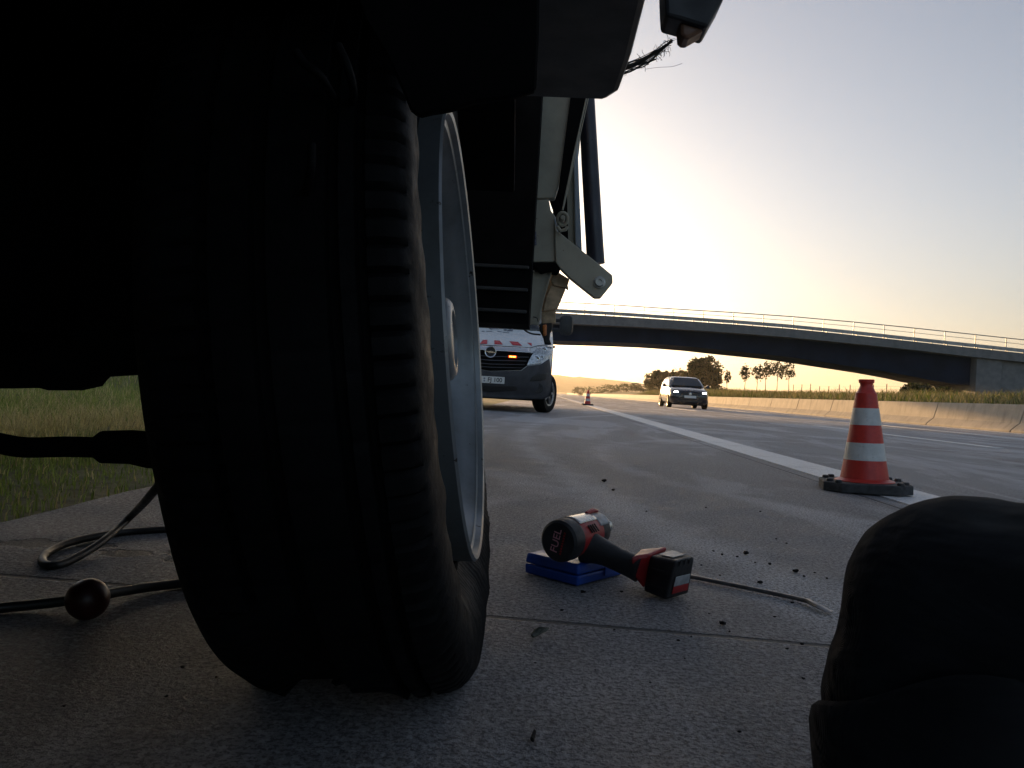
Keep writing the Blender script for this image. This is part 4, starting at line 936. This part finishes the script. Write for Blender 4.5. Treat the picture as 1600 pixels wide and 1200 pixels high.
for s in (1, -1):
    for (ya, yb_, yc_, yd) in ((1.28,2.28,2.28,1.80),(2.34,3.3,3.2,2.34)):
        b = MB(); b.prism([(CX+s*.787,CY+ya,1.02),(CX+s*.787,CY+yb_,1.02),(CX+s*.70,CY+yc_,1.34),(CX+s*.70,CY+yd,1.34)], (s*.022,0,.004)); b.build('side_window', M['glass'], car)
    b = MB(); b.lathe((CX+s*.60,CY+.12,.665), (s*.35,-1,.0), [(0,.06),(.055,.125),(.07,.10),(.075,.0005)], 20)
    for i, v in enumerate(b.v): b.v[i] = (v[0], v[1], .665+(v[2]-.665)*.72)
    b.build('headlight', M['headlamp'], car, smooth=40)
    b = MB(); c = Vector((CX+s*1.0, CY+1.28, 1.02)); b.lathe(c+Vector((0,-.09,0)), (0,1,0), [(0,.03),(.02,.075),(.10,.085),(.13,.07)], 14); b.tube([c+Vector((-s*.16,0,-.03)), c], .025, 6); b.build('mirror', M['carpaint'], car, smooth=50)
    for y in (.83, 3.40): road_wheel(car, (CX+s*.80, CY+y, .31), .31, .20, 0, 'rubber', 'steel', side=s)
b = MB(); b.prism([(CX-.42,CY-.012,.70),(CX+.42,CY-.012,.70),(CX+.46,CY-.012,.60),(CX-.46,CY-.012,.60)], (0,.05,0)); b.build('grille', M['blackp'], car)
b = MB(); b.lathe((CX,CY-.013,.655), (0,-1,0), [(0,.06),(.01,.06),(.012,.048),(.006,.046),(.006,.0005)], 20); b.build('emblem', M['chrome'], car)
b = MB(); b.box((CX-.26,CY-.05,.47),(CX+.26,CY-.012,.58)); b.build('number_plate', M['plate'], car, bevel=.004)
b = MB(); b.prism([(CX-.55,CY+.0,.40),(CX+.55,CY+.0,.40),(CX+.5,CY+.0,.29),(CX-.5,CY+.0,.29)], (0,-.02,0)); b.build('lower_intake', M['ink'], car)
b = MB(); b.box((CX-.65,CY+.3,.15),(CX+.65,CY+3.9,.24)); b.build('underbody', M['black'], car)
car.rotation_euler = (0, 0, R(-1))

# ------------------------------------------------------------------ kneeling person at the right edge
def skin(name, nodes, edges, m, parent=None, vox=.008, disp=0):
    mb = MB()
    for a, c in edges:
        (pa, ra), (pb, rb_) = nodes[a], nodes[c]; d = (pb-pa)
        N = max(3, int(d.length/.012)); ax_ = d.normalized(); pr = []
        for k in range(7): t = -math.cos(PI/2*k/6)*1.0; pr.append((ra*t, max(.0004, ra*math.sqrt(max(0, 1-t*t)))))
        for k in range(1, N): f = k/N; f2 = f*f*(3-2*f)*.5+f*.5; pr.append((d.length*f, ra+(rb_-ra)*f2))
        for k in range(7): t = math.sin(PI/2*k/6); pr.append((d.length+rb_*t, max(.0004, rb_*math.sqrt(max(0, 1-t*t)))))
        mb.lathe(pa, ax_, pr, 20)
    o = mb.build(name, m, None, smooth=180)
    r = o.modifiers.new('remesh', 'REMESH'); r.mode = 'VOXEL'; r.voxel_size = vox; r.use_smooth_shade = True
    sm = o.modifiers.new('smooth', 'SMOOTH'); sm.iterations = 6 if vox > .006 else 2
    if disp:
        tx = bpy.data.textures.new('folds', 'CLOUDS'); tx.noise_scale = .09; dm = o.modifiers.new('folds', 'DISPLACE'); dm.texture = tx; dm.strength = disp; dm.mid_level = .5
    if parent is not None: o.parent = parent
    return o
K = at(1518, 958, .50)
pel = Vector((.78, .10, .175))
kR = Vector((.86, .62, .10)); 
hipL = pel+Vector((-.07,.06,.0)); hipR = pel+Vector((.09,.06,0))
ankL = Vector((K.x-.01, K.y-.02, .085)); toeL = ankL+Vector((-.06,.12,-.05))
ankR = Vector((.93,.22,.07)); toeR = ankR+Vector((.02,-.14,-.03))
chest = pel+Vector((.02,-.10,.42)); neck = chest+Vector((-.02,.05,.14)); head = neck+Vector((-.03,.05,.11)); crown_ = head+Vector((-.01,.01,.10))
shL = chest+Vector((-.17,-.05,.05)); shR = chest+Vector((.18,.04,.05)); elL = shL+Vector((-.05,.10,-.26)); elR = shR+Vector((.0,.16,-.23)); haL = elL+Vector((-.02,.22,-.02)); haR = elR+Vector((-.12,.20,.02))
body_n = [(pel,.12),(pel.lerp(chest,.5),.125),(chest,.14),(neck,.055),(head,.085),(crown_,.07),(hipL,.07),(K,.045),(ankL,.035),(toeL,.03),(hipR,.09),(kR,.06),(ankR,.04),(toeR,.03),(shL,.06),(elL,.045),(haL,.03),(shR,.06),(elR,.045),(haR,.03)]
fing = []; ed = [(0,1),(1,2),(2,3),(3,4),(4,5),(0,6),(6,7),(7,8),(8,9),(0,10),(10,11),(11,12),(12,13),(2,14),(14,15),(15,16),(2,17),(17,18),(18,19)]
for hi, h, e in ((16, haL, elL), (19, haR, elR)):
    d = (h-e).normalized(); s = d.cross(Vector((0,0,1))).normalized()
    for k, (o_, l) in enumerate(((-.03,.075),(-.01,.088),(.01,.082),(.028,.066))):
        i = len(body_n); body_n.append((h+d*.06+s*o_, .0095)); body_n.append((h+d*(.06+l*.55)+s*o_*1.1+Vector((0,0,-.012)), .0085)); body_n.append((h+d*(.06+l)+s*o_*1.15+Vector((0,0,-.038)), .007)); ed += [(hi,i),(i,i+1),(i+1,i+2)]
    i = len(body_n); body_n.append((h+d*.02-s*.042, .011)); body_n.append((h+d*.055-s*.058+Vector((0,0,-.012)), .009)); ed += [(hi,i),(i,i+1)]
person = skin('person', body_n, ed, M['skin'], None, .005); tag(person, 'person crouching in dark trousers, one bent knee showing at the right edge', 'person')
tn = [(pel,.145),(pel+Vector((0,0,.12)),.14),(hipL,.115),(hipL.lerp(K,.5),.105),(K.lerp(hipL,.14),.084),(K,.077),(K+Vector((.0,0,-.036)),.080),(K+Vector((.004,0,-.055)),.0885),(K+Vector((.006,-.0,-.085)),.089),(ankL+Vector((0,0,.03)),.078),
      (hipR,.115),(hipR.lerp(kR,.5),.10),(kR,.078),(kR.lerp(ankR,.5),.07),(ankR,.06)]
skin('trousers', tn, [(0,1),(0,2),(2,3),(3,4),(4,5),(5,6),(6,7),(7,8),(8,9),(0,10),(10,11),(11,12),(12,13),(13,14)], M['trouser'], person, .0045, .010)
b = MB(); rg = []; cx_, cy_ = K.x+.004, K.y
for zz, r_, tl in ((.168,.080,1),(.174,.089,1),(.171,.0925,1),(.162,.094,1),(.140,.0935,.6),(.110,.092,.25),(.07,.094,0),(.03,.090,0)):
    rg.append([(cx_+math.cos(a)*(r_+.003*math.sin(3*a+zz*30)), cy_+math.sin(a)*(r_+.003*math.sin(2*a+1)), zz-tl*.052*math.sin(a)+.004*tl*math.sin(5*a)) for a in [2*PI*k/40 for k in range(40)]])
b.loft(rg); b.build('trouser_cuff', M['trouser'], None, smooth=60).parent = person
jn = [(pel+Vector((0,0,.06)),.155),(pel.lerp(chest,.5),.155),(chest,.165),(chest+Vector((-.01,.02,.08)),.085),(shL,.085),(elL,.066),(elL.lerp(haL,.75),.048),(shR,.085),(elR,.066),(elR.lerp(haR,.75),.048)]
skin('jacket', jn, [(0,1),(1,2),(2,3),(2,4),(4,5),(5,6),(2,7),(7,8),(8,9)], M['jacket'], person, .009, .02)
for a_, t_ in ((ankL, toeL), (ankR, toeR)): skin('boot', [(a_+Vector((0,0,.04)),.052),(a_,.05),(a_.lerp(t_,.5)+Vector((0,0,-.01)),.045),(t_,.038)], [(0,1),(1,2),(2,3)], M['boot'], person)
fd = Vector((-.55,.83,0)).normalized(); fs_ = fd.cross(Vector((0,0,1)))
b = MB()
def ball_(c, r, sc=(1,1,1)):
    for k in range(1): b.lathe(c+Vector((0,0,-r*sc[2])), (0,0,1), [(r*sc[2]*(1-math.cos(PI*i/10)), max(.0004, r*math.sin(PI*i/10))) for i in range(11)], 14)
ball_(head+Vector((0,-.005,.045))-fd*.014, .098, (1,1,.95)); ball_(crown_+Vector((0,-.002,.004))-fd*.006, .079, (1,1,1)); b.build('hair', M['hair'], person, smooth=180).matrix_parent_inverse = Matrix()
for s in (1, -1):
    b = MB(); ball_(head+fd*.083+fs_*s*.032+Vector((0,0,.02)), .0115); b.build('eye', M['plate'], person, smooth=180).matrix_parent_inverse = Matrix()
    b = MB(); ball_(head+fs_*s*.088, .026, (1,1,1.2)); b.build('ear', M['skin'], person, smooth=180).matrix_parent_inverse = Matrix()
b = MB(); ball_(head+fd*.092+Vector((0,0,-.012)), .017, (1,1,1.4)); b.build('nose', M['skin'], person, smooth=180).matrix_parent_inverse = Matrix()
b = MB(); b.tube([head+fd*.080-fs_*.022+Vector((0,0,-.05)), head+fd*.089+Vector((0,0,-.052)), head+fd*.080+fs_*.022+Vector((0,0,-.05))], .006, 8); b.build('mouth', M['ballred'], person, smooth=180).matrix_parent_inverse = Matrix()

# ------------------------------------------------------------------ haze
hz = bpy.data.materials.new('haze_air'); hz.use_nodes = True; nt = hz.node_tree; nt.nodes.clear()
ho = nt.nodes.new('ShaderNodeOutputMaterial'); hv = nt.nodes.new('ShaderNodeVolumePrincipled')
hv.inputs['Color'].default_value = (.97,.90,.76,1); hv.inputs['Density'].default_value = .00032; hv.inputs['Anisotropy'].default_value = .5
nt.links.new(hv.outputs[0], ho.inputs['Volume'])
b = MB(); b.box((-2320,-60,-4), (2320,3020,90)); tag(b.build('haze', hz), kind='stuff')
